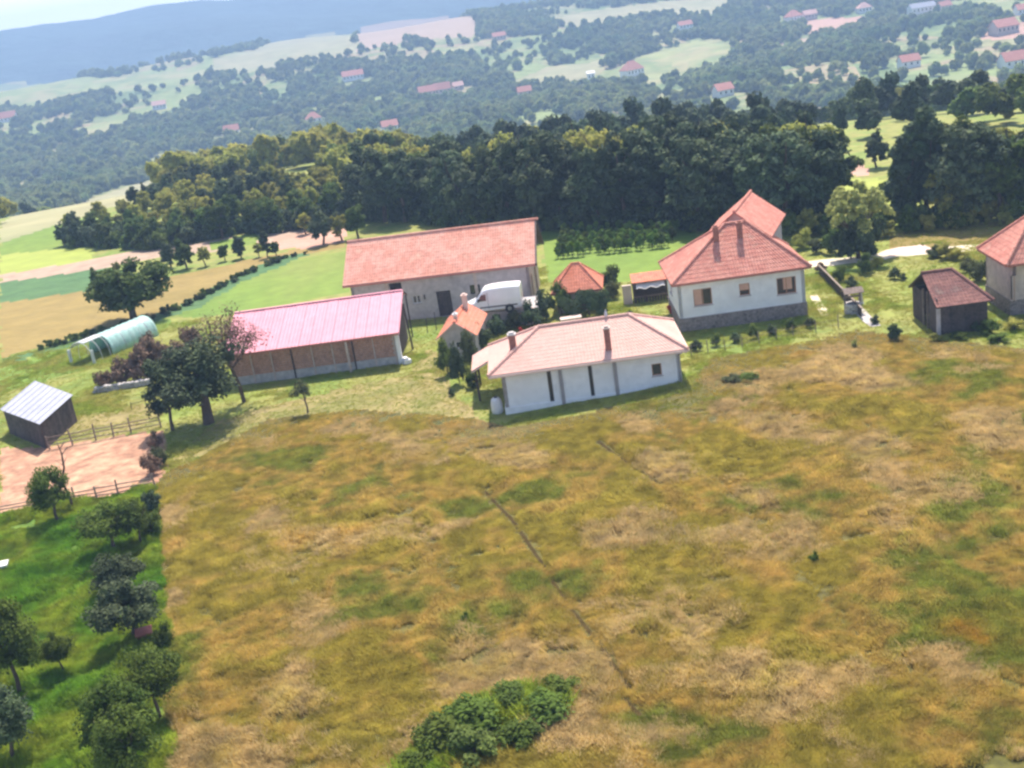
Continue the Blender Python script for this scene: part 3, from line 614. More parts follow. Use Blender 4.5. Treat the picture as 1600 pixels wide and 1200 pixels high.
def outhouse():
    A, L, rz = frame_from_eave((681, 531), (743, 525), 2.05)
    L = 3.5; rz = -R(9)
    t = thing('outhouse', 'tiny grey outhouse with an orange gable roof between barn and bungalow', 'outhouse', (A[0], A[1], 0), rz)
    e, D, h = 2.05, 6.6, 3.35
    f1 = ((L, 0, e), (L, D, e), (L / 2, D, h), (L / 2, 0, h)); f2 = ((0, D, e), (0, 0, e), (L / 2, 0, h), (L / 2, D, h))
    b = MB(); b.slab(list(f1), .1); b.slab(list(f2), .1); b.build('roof', 'fascia_pale', t); tile_part([f1, f2], 'tile_orange', t); ridge((L / 2, 0, h), (L / 2, D, h), 'tile_orange', t, .1)
    x0, x1, y0, y1 = .3, L - .3, .35, D - .3; wz = e + .1; za = h - .12
    wall('gable_wall', 'plaster_grey', t, (x0, y0), (x1, y0), 0, wz, [(1.2, 1.75, 1.0, 1.6)], t=.2, gable=((x1 - x0) / 2, za)); window(t, (x0, y0), (x1, y0), 1.2, 1.75, 1.0, 1.6, frame='frame_white', bars=0, depth=.1)
    wall('side_wall', 'plaster_grey', t, (x1, y0), (x1, y1), 0, wz, t=.2); wall('gable_wall', 'plaster_grey', t, (x1, y1), (x0, y1), 0, wz, t=.2, gable=((x1 - x0) / 2, za)); wall('side_wall', 'plaster_grey', t, (x0, y1), (x0, y0), 0, wz, t=.2)
    chimney(t, L / 2 + .25, 4.9, h, h + .95, .4, m='fascia_pale', cap='fascia_pale'); chimney(t, L / 2 - .02, 1.0, h, h + .4, .3, m='fascia_pale', cap='frame_white')
outhouse()

# concrete platform the van is parked on
PZ = 1.5
def platform():
    A = atz(752, 515, 0.0); rz = -R(8)
    t = thing('concrete_platform', 'raised grey concrete platform with a cellar door, white van parked on it', 'platform', (A[0], A[1], 0), rz)
    b = MB(); b.box(-.6, 5.4, .3, 4.3, -.5, PZ); b.build('deck', 'concrete', t)
    wall('retaining_wall', 'plaster_grey', t, (-.6, 0), (5.4, 0), 0, PZ, [(1.75, 2.5, .0, 1.25)], t=.29)
    b = MB(); b.box(1.15, 1.9, .2, .26, 0, 1.25); b.build('cellar_door', 'void', t)
    b = MB(); b.box(2.7, 3.5, -.35, -.004, -.4, PZ - .1); b.build('buttress', 'stone_plinth', t)
    b = MB(); b.box(3.9, 5.1, -.5, -.3, -.4, 1.6); b.build('low_wall', 'plaster_beige', t)
    return A, rz
PA, Prz = platform()

def van():
    c = atz(772, 485, PZ); rz = -R(8)
    t = thing('parked_van', 'white high roofed panel van parked on the concrete platform before the barn', 'van', (c[0] - 2.55, c[1] + .1, PZ), rz)
    # side outline, nose to the left (x), local y = across
    sec = [  # x, z bottom, z shoulder, z top, half width bottom, half width top
        (0.0, .45, .75, .86, .70, .62), (.12, .32, .95, 1.02, .86, .74), (.55, .30, 1.08, 1.16, .94, .82), (1.0, .30, 1.14, 1.30, .97, .84),
        (1.18, .30, 1.16, 1.46, .98, .84), (1.75, .30, 1.2, 2.10, .99, .80), (2.0, .30, 1.25, 2.32, .99, .80), (2.5, .30, 1.3, 2.42, .99, .82), (3.6, .30, 1.3, 2.46, .99, .84), (4.8, .30, 1.3, 2.44, .99, .84), (5.22, .32, 1.3, 2.40, .98, .83), (5.27, .36, 1.3, 2.34, .95, .80)]
    b = MB(); n = 0
    for x, zb, zs, zt, wb, wt in sec:
        ring = [(-wb * .9, zb), (-wb, zb + .12), (-wb, zs), (-(wb * .35 + wt * .65), zt - .16), (-wt * .82, zt - .03), (0, zt), (wt * .82, zt - .03), (wb * .35 + wt * .65, zt - .16), (wb, zs), (wb, zb + .12), (wb * .9, zb)]
        n = len(ring); b.v += [(x, y, z) for y, z in ring]
    for i in range(len(sec) - 1):
        for j in range(n): k = (j + 1) % n; b.f.append((i * n + j, i * n + k, (i + 1) * n + k, (i + 1) * n + j))
    b.f.append(tuple(range(n))); b.f.append(tuple(reversed(range((len(sec) - 1) * n, len(sec) * n))))
    o = b.build('body', 'van_paint', t, False)
    bv = o.modifiers.new('bevel', 'BEVEL'); bv.width = .03; bv.segments = 2; bv.limit_method = 'ANGLE'
    b = MB(); b.slab([(1.22, -.72, 1.52), (1.75, -.68, 2.11), (1.75, .68, 2.11), (1.22, .72, 1.52)][::-1], -.02); b.build('windscreen', 'glass', t)
    for sgn in (-1, 1):
        b = MB(); y = sgn * 1.0
        b.box(1.42, 2.12, min(y, y * .93), max(y, y * .93), 1.34, 1.40)
        q = [(1.38, 1.28), (2.15, 1.28), (2.15, 1.86), (1.72, 1.82)]
        b.v += [(x, sgn * (.998 - (z - 1.28) * .09), z) for x, z in q] + [(x, sgn * .9, z) for x, z in q]; k = len(b.v) - 8
        b.f += [(k, k + 1, k + 2, k + 3), (k + 4, k + 7, k + 6, k + 5)] + [(k + i, k + 4 + i, k + 4 + (i + 1) % 4, k + (i + 1) % 4) for i in range(4)]
        b.build('side_window', 'glass', t)
        b = MB(); b.box(1.36, 1.5, min(sgn * 1.02, sgn * 1.2), max(sgn * 1.02, sgn * 1.2), 1.25, 1.52); b.build('mirror', 'plastic_dark', t)
        b = MB(); b.box(1.5, 4.9, min(sgn * .985, sgn * 1.012), max(sgn * .985, sgn * 1.012), .62, .74); b.build('side_strip', 'plastic_dark', t)
        b = MB(); b.box(2.28, 2.31, min(sgn * .98, sgn * 1.0), max(sgn * .98, sgn * 1.0), .5, 2.0); b.build('door_seam', 'plastic_dark', t)
        b = MB(); b.box(.02, .22, sgn * .72 - .14, sgn * .72 + .14, .78, .96); b.build('headlight', 'lamp_glass', t)
        b = MB(); b.box(5.24, 5.29, sgn * .86 - .06, sgn * .86 + .06, .8, 1.2); b.build('tail_light', 'lamp_red', t)
        for x in (.95, 4.15):
            b = MB(); b.tube((x, sgn * .76, .34), (x, sgn * 1.01, .34), .34, .34, 20); wh = b.build('wheel', 'rubber', t)
            b = MB(); b.tube((x, sgn * 1.0, .34), (x, sgn * 1.03, .34), .2, .16, 12); b.build('hubcap', 'steel', wh)
            b = MB(); b.tube((x, sgn * .9, .36), (x, sgn * .997, .36), .42, .42, 20); b.build('wheel_arch', 'plastic_dark', t)
    b = MB(); b.box(-.08, .12, -.8, .8, .34, .6); b.build('bumper', 'plastic_dark', t)
    b = MB(); b.box(-.03, .03, -.4, .4, .66, .8); b.build('grille', 'plastic_dark', t)
    b = MB(); b.box(5.2, 5.36, -.85, .85, .36, .52); b.build('bumper', 'plastic_dark', t)
    b = MB(); b.box(5.27, 5.29, -.26, .26, .62, .74); b.build('number_plate', 'plate', t)
    b = MB(); b.box(5.265, 5.285, -.012, .012, .5, 2.2); b.build('rear_door_seam', 'plastic_dark', t)
van()

def garden_hut():
    C = atz(905, 452, 1.9)
    t = thing('garden_hut', 'little hut with pointed orange roof half hidden by the dark hedge', 'hut', (C[0], C[1] + 1.2, 0), -R(8))
    e, h, a = 2.0, 4.1, 2.35
    E = [(-a, -a, e), (a, -a, e), (a, a, e), (-a, a, e)]; p0, p1 = (-.35, 0, h), (.35, 0, h)
    fac = [(E[0], E[1], p1, p0), (E[1], E[2], p1, p1), (E[2], E[3], p0, p1), (E[3], E[0], p0, p0)]
    b = MB(); b.slab([(x, y, e) for x, y, z in E], .14)
    for f in fac: b.slab(list(f) if f[2] != f[3] else list(f[:3]), .04)
    b.build('roof', 'fascia_red', t); tile_part(fac, 'tile_orange', t)
    for q, p in ((E[0], p0), (E[1], p1), (E[2], p1), (E[3], p0), (p0, p1)): ridge(q, p, 'tile_orange', t, .09)
    w_ = a - .4
    for q0, q1 in (((-w_, -w_), (w_, -w_)), ((w_, -w_), (w_, w_)), ((w_, w_), (-w_, w_)), ((-w_, w_), (-w_, -w_))): wall('wall', 'plaster_beige', t, q0, q1, 0, e - .15, t=.15)
garden_hut()

def carport():
    A = atz(992, 474, 0); B = atz(1048, 468, 0); rz = -R(4)
    t = thing('carport', 'small open shelter with orange tiled roof and white awning left of the farmhouse', 'shelter', (A[0], A[1], 0), rz)
    L, D, e = 3.1, 1.7, 1.95
    f1 = ((-.1, -.2, e), (L + .1, -.2, e), (L + .1, D, e + .42), (-.1, D, e + .42)); b = MB(); b.slab(list(f1), .09); b.build('roof', 'fascia_red', t); tile_part([f1], 'tile_orange', t)
    for x in (0, L * .33, L - .14):
        for y in (0, D - .3): b = MB(); b.box(x, x + .15, y, y + .15, -.3, e - .1 + .2 * y); b.build('post', 'dark_wood', t)
    b = MB(); b.box(0, L, D - .12, D - .02, -.3, e + .25); b.build('back_wall', 'dark_wood', t)
    b = MB(); n = 12
    for i in range(n):
        x0, x1 = .25 + (L - .5) * i / n, .25 + (L - .5) * (i + 1) / n; s0, s1 = .08 * math.sin(i * 1.3), .08 * math.sin((i + 1) * 1.3)
        b.slab([(x0, -.55 + s0 * .4, 1.45 + s0), (x1, -.55 + s1 * .4, 1.45 + s1), (x1, .1, e - .12), (x0, .1, e - .12)], .02)
    b.build('awning', 'canvas_white', t)
    for k in range(12): b = MB(); x = .1 + k * (L - .3) / 11; b.box(x, x + .1, -.08, -.04, .0, .8); b.build('picket', 'dark_wood', t)
    b = MB(); b.box(-.02, L, -.12, -.085, .55, .63); b.build('rail', 'old_wood', t)
    b = MB(); b.box(-1.0, -.18, -.1, .15, -.3, 1.7); b.box(-1.02, -.16, -.13, .18, 1.7, 1.78); o = b.build('garden_wall', 'plaster_beige'); o.location = (A[0], A[1], 0); o.rotation_euler = (0, 0, rz)
    tag(o, 'short pale plastered wall piece left of the small shelter', 'wall')
carport()

def right_shed():
    A, L, rz = frame_from_eave((1463, 481), (1553, 469), 2.3)
    t = thing('wooden_shed', 'dark wooden shed with a maroon tiled roof and open left gable', 'shed', (A[0], A[1], 0), rz)
    e, D, h = 2.3, 6.4, 4.15; r0, r1 = (0, D / 2, h), (L - 1.9, D / 2, h)
    E = [(0, 0, e), (L, 0, e), (L, D, e), (0, D, e)]
    fac = [(E[0], E[1], r1, r0), (E[1], E[2], r1, r1), (E[2], E[3], r0, r1)]
    b = MB()
    for f in fac: b.slab(list(f) if f[2] != f[3] else list(f[:3]), .09)
    b.build('roof', 'trim_dark', t); tile_part(fac, 'tile_maroon', t); ridge(r0, r1, 'tile_maroon', t); ridge(E[1], r1, 'tile_maroon', t)
    n = 17
    for k in range(n):
        x = .25 + (L - .55) * k / n; b = MB(); b.box(x + .006, x + (L - .55) / n - .006, .4 + random.uniform(0, .015), .45, -.6, e + .1); b.build('plank', 'dark_wood', t)
    b = MB(); b.box(L - .35, L - .3, .45, D - .4, -.6, e); b.box(.2, L - .3, D - .42, D - .38, -.6, e + .1); b.box(.2, .26, 3.6, D - .42, -.6, e + .3); b.build('wall', 'dark_wood', t)
    b = MB(); b.box(.15, .4, .3, .55, -.6, e - .0); b.build('corner_post', 'plaster_grey', t)
    b = MB(); b.box(.2, .26, .45, 2.2, -.6, e + .5); b.build('wall', 'dark_wood', t)
    for y in (2.4, 3.3): b = MB(); b.box(.1, .24, y, y + .14, -.6, e + .6); b.build('post', 'old_wood', t)
    for i, (x, y, z, r) in enumerate(((1.2, 2.4, .2, .7), (1.6, 1.3, .15, .6))):
        b = MB(); b.path([(x, y, z - .3 + q) for q in (0, .2, .6, .9)], [r, r * 1.05, r * .8, .2], 10); b.build('hay_heap', 'hay', t)
right_shed()

def far_right_house():
    C = atz(1572, 415, 4.1)
    Bk = atz(1531, 391, 4.1); rz = math.atan2(Bk[1] - C[1], Bk[0] - C[0]) - math.pi / 2; print('right house', math.degrees(rz), np.hypot(*(Bk - C)[:2])); t = thing('house', 'beige house with red hipped roof cut off by the right edge of the view', 'house', (C[0], C[1], 0), rz)
    e, D, L, h = 4.1, max(6.0, float(np.hypot(*(Bk - C)[:2]))), 11.0, 7.2; E = [(0, 0, e), (L, 0, e), (L, D, e), (0, D, e)]; r0, r1 = (3.2, D / 2, h), (L - 3.2, D / 2, h)
    fac = [(E[0], E[1], r1, r0), (E[1], E[2], r1, r1), (E[2], E[3], r0, r1), (E[3], E[0], r0, r0)]
    b = MB(); b.slab([(x, y, e - .02) for x, y, z in E], .15)
    for f in fac: b.slab(list(f) if f[2] != f[3] else list(f[:3]), .05)
    b.build('roof', 'fascia_red', t); tile_part(fac, 'tile_red', t, course=.42)
    for p, q in ((r0, r1), (E[0], r0), (E[1], r1), (E[3], r0)): ridge(p, q, 'tile_red', t)
    x0, x1, y0, y1 = .5, L - .5, .5, D - .5; wz = e - .17
    wall('front_wall', 'plaster_beige', t, (x0, y0), (x1, y0), 1.2, wz, [(1.2, 2.4, 2.1, 3.4), (4.5, 5.7, 2.1, 3.4)], drop=0)
    for u in (1.2, 4.5): window(t, (x0, y0), (x1, y0), u, u + 1.2, 2.1, 3.4)
    wall('side_wall', 'plaster_beige', t, (x0, y1), (x0, y0), 1.2, wz, [(4.6, 5.4, 1.3, 3.2)], drop=0); window(t, (x0, y1), (x0, y0), 4.6, 5.4, 1.3, 3.2, bars=0, sill=False, name='door')
    wall('side_wall', 'plaster_beige', t, (x1, y0), (x1, y1), 1.2, wz, drop=0); wall('back_wall', 'plaster_beige', t, (x1, y1), (x0, y1), 1.2, wz, drop=0)
    b = MB(); b.box(x0 - .06, x1 + .06, y0 - .06, y1 + .06, -.6, 1.196); b.build('plinth', 'stone_plinth', t)
far_right_house()

def grey_shed():
    A = atz(0, 640, 2.2); B = atz(62, 663, 2.2); Cc = atz(114, 617, 2.3); Dd = atz(55, 595, 2.3)
    loc = (float(B[0]), float(B[1]), 0); t = thing('lean_to_shed', 'small dark shed with a flat grey metal roof at the left edge', 'shed', loc)
    q = [Vector(p) - Vector(loc) for p in (A, B, Cc, Dd)]
    n = 8
    for k in range(n):
        a0 = q[0].lerp(q[1], k / n); a1 = q[0].lerp(q[1], (k + 1) / n - .004); b0 = q[3].lerp(q[2], k / n); b1 = q[3].lerp(q[2], (k + 1) / n - .004); b = MB()
        b.slab([a0, a1, b1, b0], .04); s = a0.lerp(a1, .1); s2 = b0.lerp(b1, .1)
        b.slab([a0 + Vector((0, 0, .05)), s + Vector((0, 0, .05)), s2 + Vector((0, 0, .05)), b0 + Vector((0, 0, .05))], .05); b.build('roof_panel', 'metal_grey', t)
    cen = (q[0] + q[1] + q[2] + q[3]) / 4
    w_ = [cen + (p - cen) * .93 for p in q]
    for i in range(4):
        a, c = w_[i], w_[(i + 1) % 4]; m_ = 14
        d = (c - a) / m_; nn = Vector((d.y, -d.x, 0)).normalized() * .04
        for k in range(m_):
            p, r_ = a + d * (k + .02), a + d * (k + .98); off = random.uniform(-.01, .01)
            b = MB(); zt = -.06; base = [(p.x, p.y), (r_.x, r_.y), (r_.x - nn.x, r_.y - nn.y), (p.x - nn.x, p.y - nn.y)]
            b.v += [(x, y, -.3) for x, y in base] + [(x, y, (p.z if j in (0, 3) else r_.z) + zt) for j, (x, y) in enumerate(base)]
            b.f += [(0, 1, 5, 4), (1, 2, 6, 5), (2, 3, 7, 6), (3, 0, 4, 7), (4, 5, 6, 7), (3, 2, 1, 0)]; b.build('plank', 'old_wood' if i == 3 else 'dark_wood', t)
grey_shed()

def greenhouse():
    a = atz(148, 568, 0); b_ = atz(248, 524, 0); d = b_ - a; L = math.hypot(d[0], d[1]); ang = math.atan2(d[1], d[0])
    t = thing('poly_tunnel', 'arched greenhouse tunnel under turquoise plastic film in the kitchen garden', 'greenhouse', (a[0], a[1], 0), ang)
    W, H = 3.2, 2.15; n = 14
    def arch(x, u, s=1.0): th = math.pi * u; return (x, W / 2 - W / 2 * math.cos(th) * s, H * math.sin(th) ** .75 * s + .0)
    b = MB(); segs = 26; x0 = L * .28
    for i in range(segs + 1):
        x = x0 + (L - x0) * i / segs; s = 1 - .035 * abs(math.sin(i * math.pi / 3.25))
        for j in range(n + 1): p = arch(x, j / n, s); b.v.append(p)
    for i in range(segs):
        for j in range(n): k = i * (n + 1) + j; b.f.append((k, k + 1, k + n + 2, k + n + 1))
    k = segs * (n + 1); b.f.append(tuple(k + j for j in range(n + 1)))
    o = b.build('film', 'poly_film', t, True); so_ = o.modifiers.new('solid', 'SOLIDIFY'); so_.thickness = .03
    b = MB(); segs2 = 6
    for i in range(segs2 + 1):
        x = x0 * i / segs2
        for j in range(5, n - 2): b.v.append(arch(x, j / n, 1.0))
    m_ = n - 7
    for i in range(segs2):
        for j in range(m_ - 1): k = i * m_ + j; b.f.append((k, k + 1, k + m_ + 1, k + m_))
    o = b.build('torn_film', 'poly_white', t, True); so_ = o.modifiers.new('solid', 'SOLIDIFY'); so_.thickness = .02
    for i in range(9):
        x = L * i / 8; b = MB(); b.path([arch(x, j / 16, .985 if i > 2 else 1.0) for j in range(17)], [.03] * 17, 5); b.build('hoop', 'steel' if i > 2 else 'frame_white', t)
    for y in (0.0, W): b = MB(); b.box(-.12, .12, y - .1, y + .1, -.2, 1.35); b.build('end_flap', 'poly_white', t)
greenhouse()

# ---------------------------------------------------------------- scatter (geometry nodes)
def scatter(name, pts, rots, scls, idx, protos, kind='stuff'):
    me = bpy.data.meshes.new(name); me.vertices.add(len(pts)); me.vertices.foreach_set('co', np.asarray(pts, np.float32).ravel())
    a = me.attributes.new('rot', 'FLOAT_VECTOR', 'POINT'); a.data.foreach_set('vector', np.asarray(rots, np.float32).ravel())
    a = me.attributes.new('scl', 'FLOAT_VECTOR', 'POINT'); a.data.foreach_set('vector', np.asarray(scls, np.float32).ravel())
    a = me.attributes.new('idx', 'INT', 'POINT'); a.data.foreach_set('value', np.asarray(idx, np.int32)); me.update()
    g = bpy.data.node_groups.new(name, 'GeometryNodeTree')
    g.interface.new_socket('Geometry', in_out='INPUT', socket_type='NodeSocketGeometry'); g.interface.new_socket('Geometry', in_out='OUTPUT', socket_type='NodeSocketGeometry')
    N, K = g.nodes, g.links; gi = N.new('NodeGroupInput'); go = N.new('NodeGroupOutput'); ip = N.new('GeometryNodeInstanceOnPoints'); jn = N.new('GeometryNodeJoinGeometry')
    for p in reversed(protos):   # the last link made is instance 0
        oi = N.new('GeometryNodeObjectInfo'); oi.inputs['Object'].default_value = p; oi.inputs['As Instance'].default_value = True; K.new(oi.outputs['Geometry'], jn.inputs[0])
    def na(n_, dt):
        q = N.new('GeometryNodeInputNamedAttribute'); q.data_type = dt; q.inputs['Name'].default_value = n_; return q.outputs['Attribute']
    er = N.new('FunctionNodeEulerToRotation'); K.new(na('rot', 'FLOAT_VECTOR'), er.inputs[0])
    K.new(gi.outputs[0], ip.inputs['Points']); K.new(jn.outputs[0], ip.inputs['Instance']); ip.inputs['Pick Instance'].default_value = True
    K.new(na('idx', 'INT'), ip.inputs['Instance Index']); K.new(er.outputs[0], ip.inputs['Rotation']); K.new(na('scl', 'FLOAT_VECTOR'), ip.inputs['Scale']); K.new(ip.outputs[0], go.inputs[0])
    o = add(name, me, kind=kind); md = o.modifiers.new('scatter', 'NODES'); md.node_group = g; return o
def proto(name, me): return bpy.data.objects.new(name, me)

def tuft_mesh(seed, n, h, spread, wdt, mk, lean=.5):
    r = np.random.default_rng(seed); V = []; Q = []
    for i in range(n):
        a = r.uniform(0, 6.283); rr = spread * math.sqrt(r.random()); x, y = rr * math.cos(a), rr * math.sin(a); hh = h * r.uniform(.55, 1.1); la = r.uniform(0, 6.283); l = lean * r.uniform(.2, 1) * hh
        dx, dy = math.cos(la) * l, math.sin(la) * l; wx, wy = -math.sin(la) * wdt / 2, math.cos(la) * wdt / 2; k = len(V)
        V += [(x - wx, y - wy, -.05), (x + wx, y + wy, -.05), (x + dx * .35 + wx, y + dy * .35 + wy, hh * .6), (x + dx * .35 - wx, y + dy * .35 - wy, hh * .6), (x + dx + wx * .3, y + dy + wy * .3, hh), (x + dx - wx * .3, y + dy - wy * .3, hh)]
        Q += [(k, k + 1, k + 2, k + 3), (k + 3, k + 2, k + 4, k + 5)]
    return np_mesh('tuft', V, Q, mk)
MEADOW = ZP[[z[0] for z in ZONES].index('meadow')]; ORCH = ZP[[z[0] for z in ZONES].index('orchard_ground')]
FURROW = [[(758, 768), (800, 812), (846, 880), (880, 935), (935, 1005), (985, 1078)], [(935, 690), (985, 728), (1032, 758)], [(975, 1092), (1010, 1130)]]
FURROW = [[at(*p)[:2] for p in f] for f in FURROW]
TRACKS = [[at(*p)[:2] for p in f] for f in ([(560, 690), (640, 800), (700, 900), (790, 1040)], [(1010, 640), (1130, 760), (1260, 900), (1400, 1080)])]
CLUMP = [at(*p)[:2] for p in [(660, 1200), (740, 1130), (850, 1100)]]
def near_line(X, Y, line):
    d = np.full(X.shape, 1e9)
    for a, b in zip(line[:-1], line[1:]):
        ab = b - a; t = np.clip(((X - a[0]) * ab[0] + (Y - a[1]) * ab[1]) / (ab @ ab), 0, 1); d = np.minimum(d, np.hypot(X - a[0] - t * ab[0], Y - a[1] - t * ab[1]))
    return d
def meadow_grass():
    protos = [proto('tuft', tuft_mesh(s, 36, .27, .25, .02, 'meadow_grass', .6)) for s in range(3)] + [proto('tuft', tuft_mesh(9 + s, 24, .31, .22, .02, 'seed_heads', .7)) for s in range(2)] + [proto('tuft', tuft_mesh(19, 34, .42, .3, .035, 'orchard_grass', .8))]
    n = 300000; y = 34 + (88 - 34) * RNG.random(n) ** 1.15; x = RNG.uniform(-32, 50, n)
    k = inpoly(MEADOW, x, y) & (np.abs(x) < y * .56 + 2); x, y = x[k], y[k]
    dens = fbm(x / 1.1, y / 1.1, 301, 2); fd = np.minimum(near_line(x, y, FURROW[0]), np.minimum(near_line(x, y, FURROW[1]), near_line(x, y, FURROW[2])))
    brk = vnoise(x / 1.5, y / 1.5, 311)
    k = (dens + RNG.normal(0, .07, len(x)) > .27) & ~((fd < .2) & (brk > .35)); x, y, fd = x[k], y[k], fd[k]; n = len(x)
    hn = fbm(x / 2.2, y / 2.2, 321, 3); lodge = fbm(x / 3.5 + 5, y / 3.5, 331, 2); ang = (fbm(x / 5, y / 5, 341, 2) * 6 + fbm(x / 1.2, y / 1.2, 345, 1) * 2)
    tilt = np.clip((lodge - .48) * 2.2, 0, .6) + RNG.normal(0, .15, n)
    edge = 1 - sstep(0, 9, near_line(x, y, list(MEADOW[:10]))) * sstep(0, 1.2, near_line(x, y, list(MEADOW[14:]) + [MEADOW[0]]))
    s = (.7 + .65 * sstep(.3, .72, hn)) * (1 - .72 * edge) * RNG.uniform(.75, 1.25, n)
    # rotation: tilt about a horizontal axis then spin: use euler (tilt x, 0, heading)
    rot = np.stack([tilt, RNG.normal(0, .1, n), ang + RNG.normal(0, .35, n)], -1)
    pale = fbm(x / 4 + 77, y / 4, 351, 3) + .12 * (lodge - .5) + RNG.normal(0, .05, n)
    soft = np.minimum(near_line(x, y, TRACKS[0]), near_line(x, y, TRACKS[1])); s = s * (.5 + .5 * sstep(.2, .7, np.minimum(soft, fd)))
    idx = np.where(pale > .61, RNG.integers(3, 5, n), RNG.integers(0, 3, n))
    cl = np.minimum(near_line(x, y, CLUMP), 3) + RNG.normal(0, .25, n); idx = np.where(cl < .9, 5, idx)
    pts = np.stack([x, y, T(x, y)], -1); scl = np.stack([s * 1.1, s * 1.1, s], -1)
    print('meadow tufts', n); scatter('meadow_grass', pts, rot, scl, idx, protos)
meadow_grass()
def lawn_grass():
    protos = [proto('tuft', tuft_mesh(60 + s, 26, .09, .32, .03, 'lawn_grass', .9)) for s in range(3)]
    n = 110000; y = RNG.uniform(72, 122, n); x = RNG.uniform(-.52, .52, n) * y; k = ~inpoly(MEADOW, x, y)
    for z, P in zip(ZONES, ZP):
        if z[0] in ('paddock', 'crop_field', 'yard', 'orchard_ground', 'farm_track', 'bare_soil', 'green_field', 'vineyard_ground'): k &= ~inpoly(P, x, y)
    k &= ~inpoly(np.array([at(*p)[:2] for p in [(1225, 428), (1225, 412), (1400, 388), (1460, 380), (1460, 396), (1400, 403), (1320, 415)]]), x, y)
    k &= fbm(x / 1.6, y / 1.6, 421, 3) > .3; x, y = x[k], y[k]; n = len(x); s = RNG.uniform(.6, 1.2, n) * (.45 + .8 * sstep(.42, .75, fbm(x / 5, y / 5, 431, 2)))
    scatter('lawn_grass', np.stack([x, y, T(x, y)], -1), np.stack([RNG.normal(0, .15, n), RNG.normal(0, .15, n), RNG.uniform(0, 6.28, n)], -1), np.stack([s, s, s], -1), RNG.integers(0, 3, n), protos)
lawn_grass()
for f in FURROW: drape('furrow', 'dark_soil', [(q, .1) for q in f], .02)  # narrow dark brown strip laid along each furrow line
def orchard_grass():
    protos = [proto('tuft', tuft_mesh(40 + s, 30, .3, .28, .03, 'orchard_grass', .8)) for s in range(3)]
    n = 75000; y = RNG.uniform(36, 74, n); x = RNG.uniform(-40, -15, n); k = inpoly(ORCH, x, y) & (fbm(x / 1.3, y / 1.3, 401, 2) > .25); x, y = x[k], y[k]; n = len(x)
    s = .5 + 1.0 * sstep(.3, .7, fbm(x / 2, y / 2, 411, 2)); rot = np.stack([RNG.normal(0, .2, n), RNG.normal(0, .2, n), RNG.uniform(0, 6.28, n)], -1)
    scatter('orchard_grass', np.stack([x, y, T(x, y)], -1), rot, np.stack([s, s, s * RNG.uniform(.7, 1.3, n)], -1), RNG.integers(0, 3, n), protos)
orchard_grass()

# ---------------------------------------------------------------- trees
def crown_mesh(seed, rx, rz, n, leaf, mk, zc=0.0, lobes=16, fill=.86, droop=0.0, sparse=0.0, pointed=0.0, small=1.0):
    """leaf-sized faces gathered in clumps on an uneven crown centred on zc"""
    r = np.random.default_rng(seed); L = []
    for i in range(lobes):
        th = r.uniform(0, 6.283); u = r.uniform(-.85, 1); q = math.sqrt(max(0, 1 - u * u)); f = r.uniform(.35, .85)
        sh = 1 - pointed * max(0, u) * .8
        L.append((rx * q * math.cos(th) * f * sh, rx * q * math.sin(th) * f * sh, rz * u * f, r.uniform(.26, .5) * small * min(rx, rz) * (1 - .45 * pointed * max(0, u))))
    L = np.array(L); w_ = L[:, 3] ** 2; pick = r.choice(lobes, n, p=w_ / w_.sum())
    d = r.normal(size=(n, 3)); d /= np.linalg.norm(d, axis=1)[:, None]; d[:, 2] = np.where(d[:, 2] < -.3, -d[:, 2] * r.random(n), d[:, 2])
    rad = L[pick, 3] * np.where(r.random(n) < fill, r.uniform(.82, 1.06, n), r.uniform(.3, 1.25, n))
    C = L[pick, :3] + d * rad[:, None]; C[:, 2] += zc - droop * (np.hypot(C[:, 0], C[:, 1]) / rx) ** 2 * rz
    nn = d * .7 + r.normal(size=(n, 3)) * .45 + np.array([0, 0, .35]); nn /= np.linalg.norm(nn, axis=1)[:, None]
    a = np.cross(nn, r.normal(size=(n, 3))); a /= np.linalg.norm(a, axis=1)[:, None]; b = np.cross(nn, a)
    s = leaf * r.uniform(.6, 1.3, n)[:, None]
    V = np.stack([C - a * s, C - b * s * .55, C + a * s, C + b * s * .55], 1).reshape(-1, 3); Q = np.arange(4 * n).reshape(-1, 4)
    # shaded inner mass made of overlapping twigs and leaves so that the crown is not hollow
    m_ = n // 5; p2 = r.choice(lobes, m_, p=w_ / w_.sum()); d2 = r.normal(size=(m_, 3)); C2 = L[p2, :3] * .8 + d2 / np.linalg.norm(d2, axis=1)[:, None] * (L[p2, 3] * r.uniform(.1, .62, m_))[:, None]; C2[:, 2] += zc
    n2 = r.normal(size=(m_, 3)); a2 = np.cross(n2, r.normal(size=(m_, 3))); a2 /= np.linalg.norm(a2, axis=1)[:, None]; b2 = np.cross(n2 / np.linalg.norm(n2, axis=1)[:, None], a2); s2 = leaf * 2.0 * (1 - sparse)
    V2 = np.stack([C2 - a2 * s2, C2 - b2 * s2, C2 + a2 * s2, C2 + b2 * s2], 1).reshape(-1, 3)
    V = np.concatenate([V, V2]); Q = np.arange(len(V)).reshape(-1, 4)
    return np_mesh('crown', V, Q, mk)
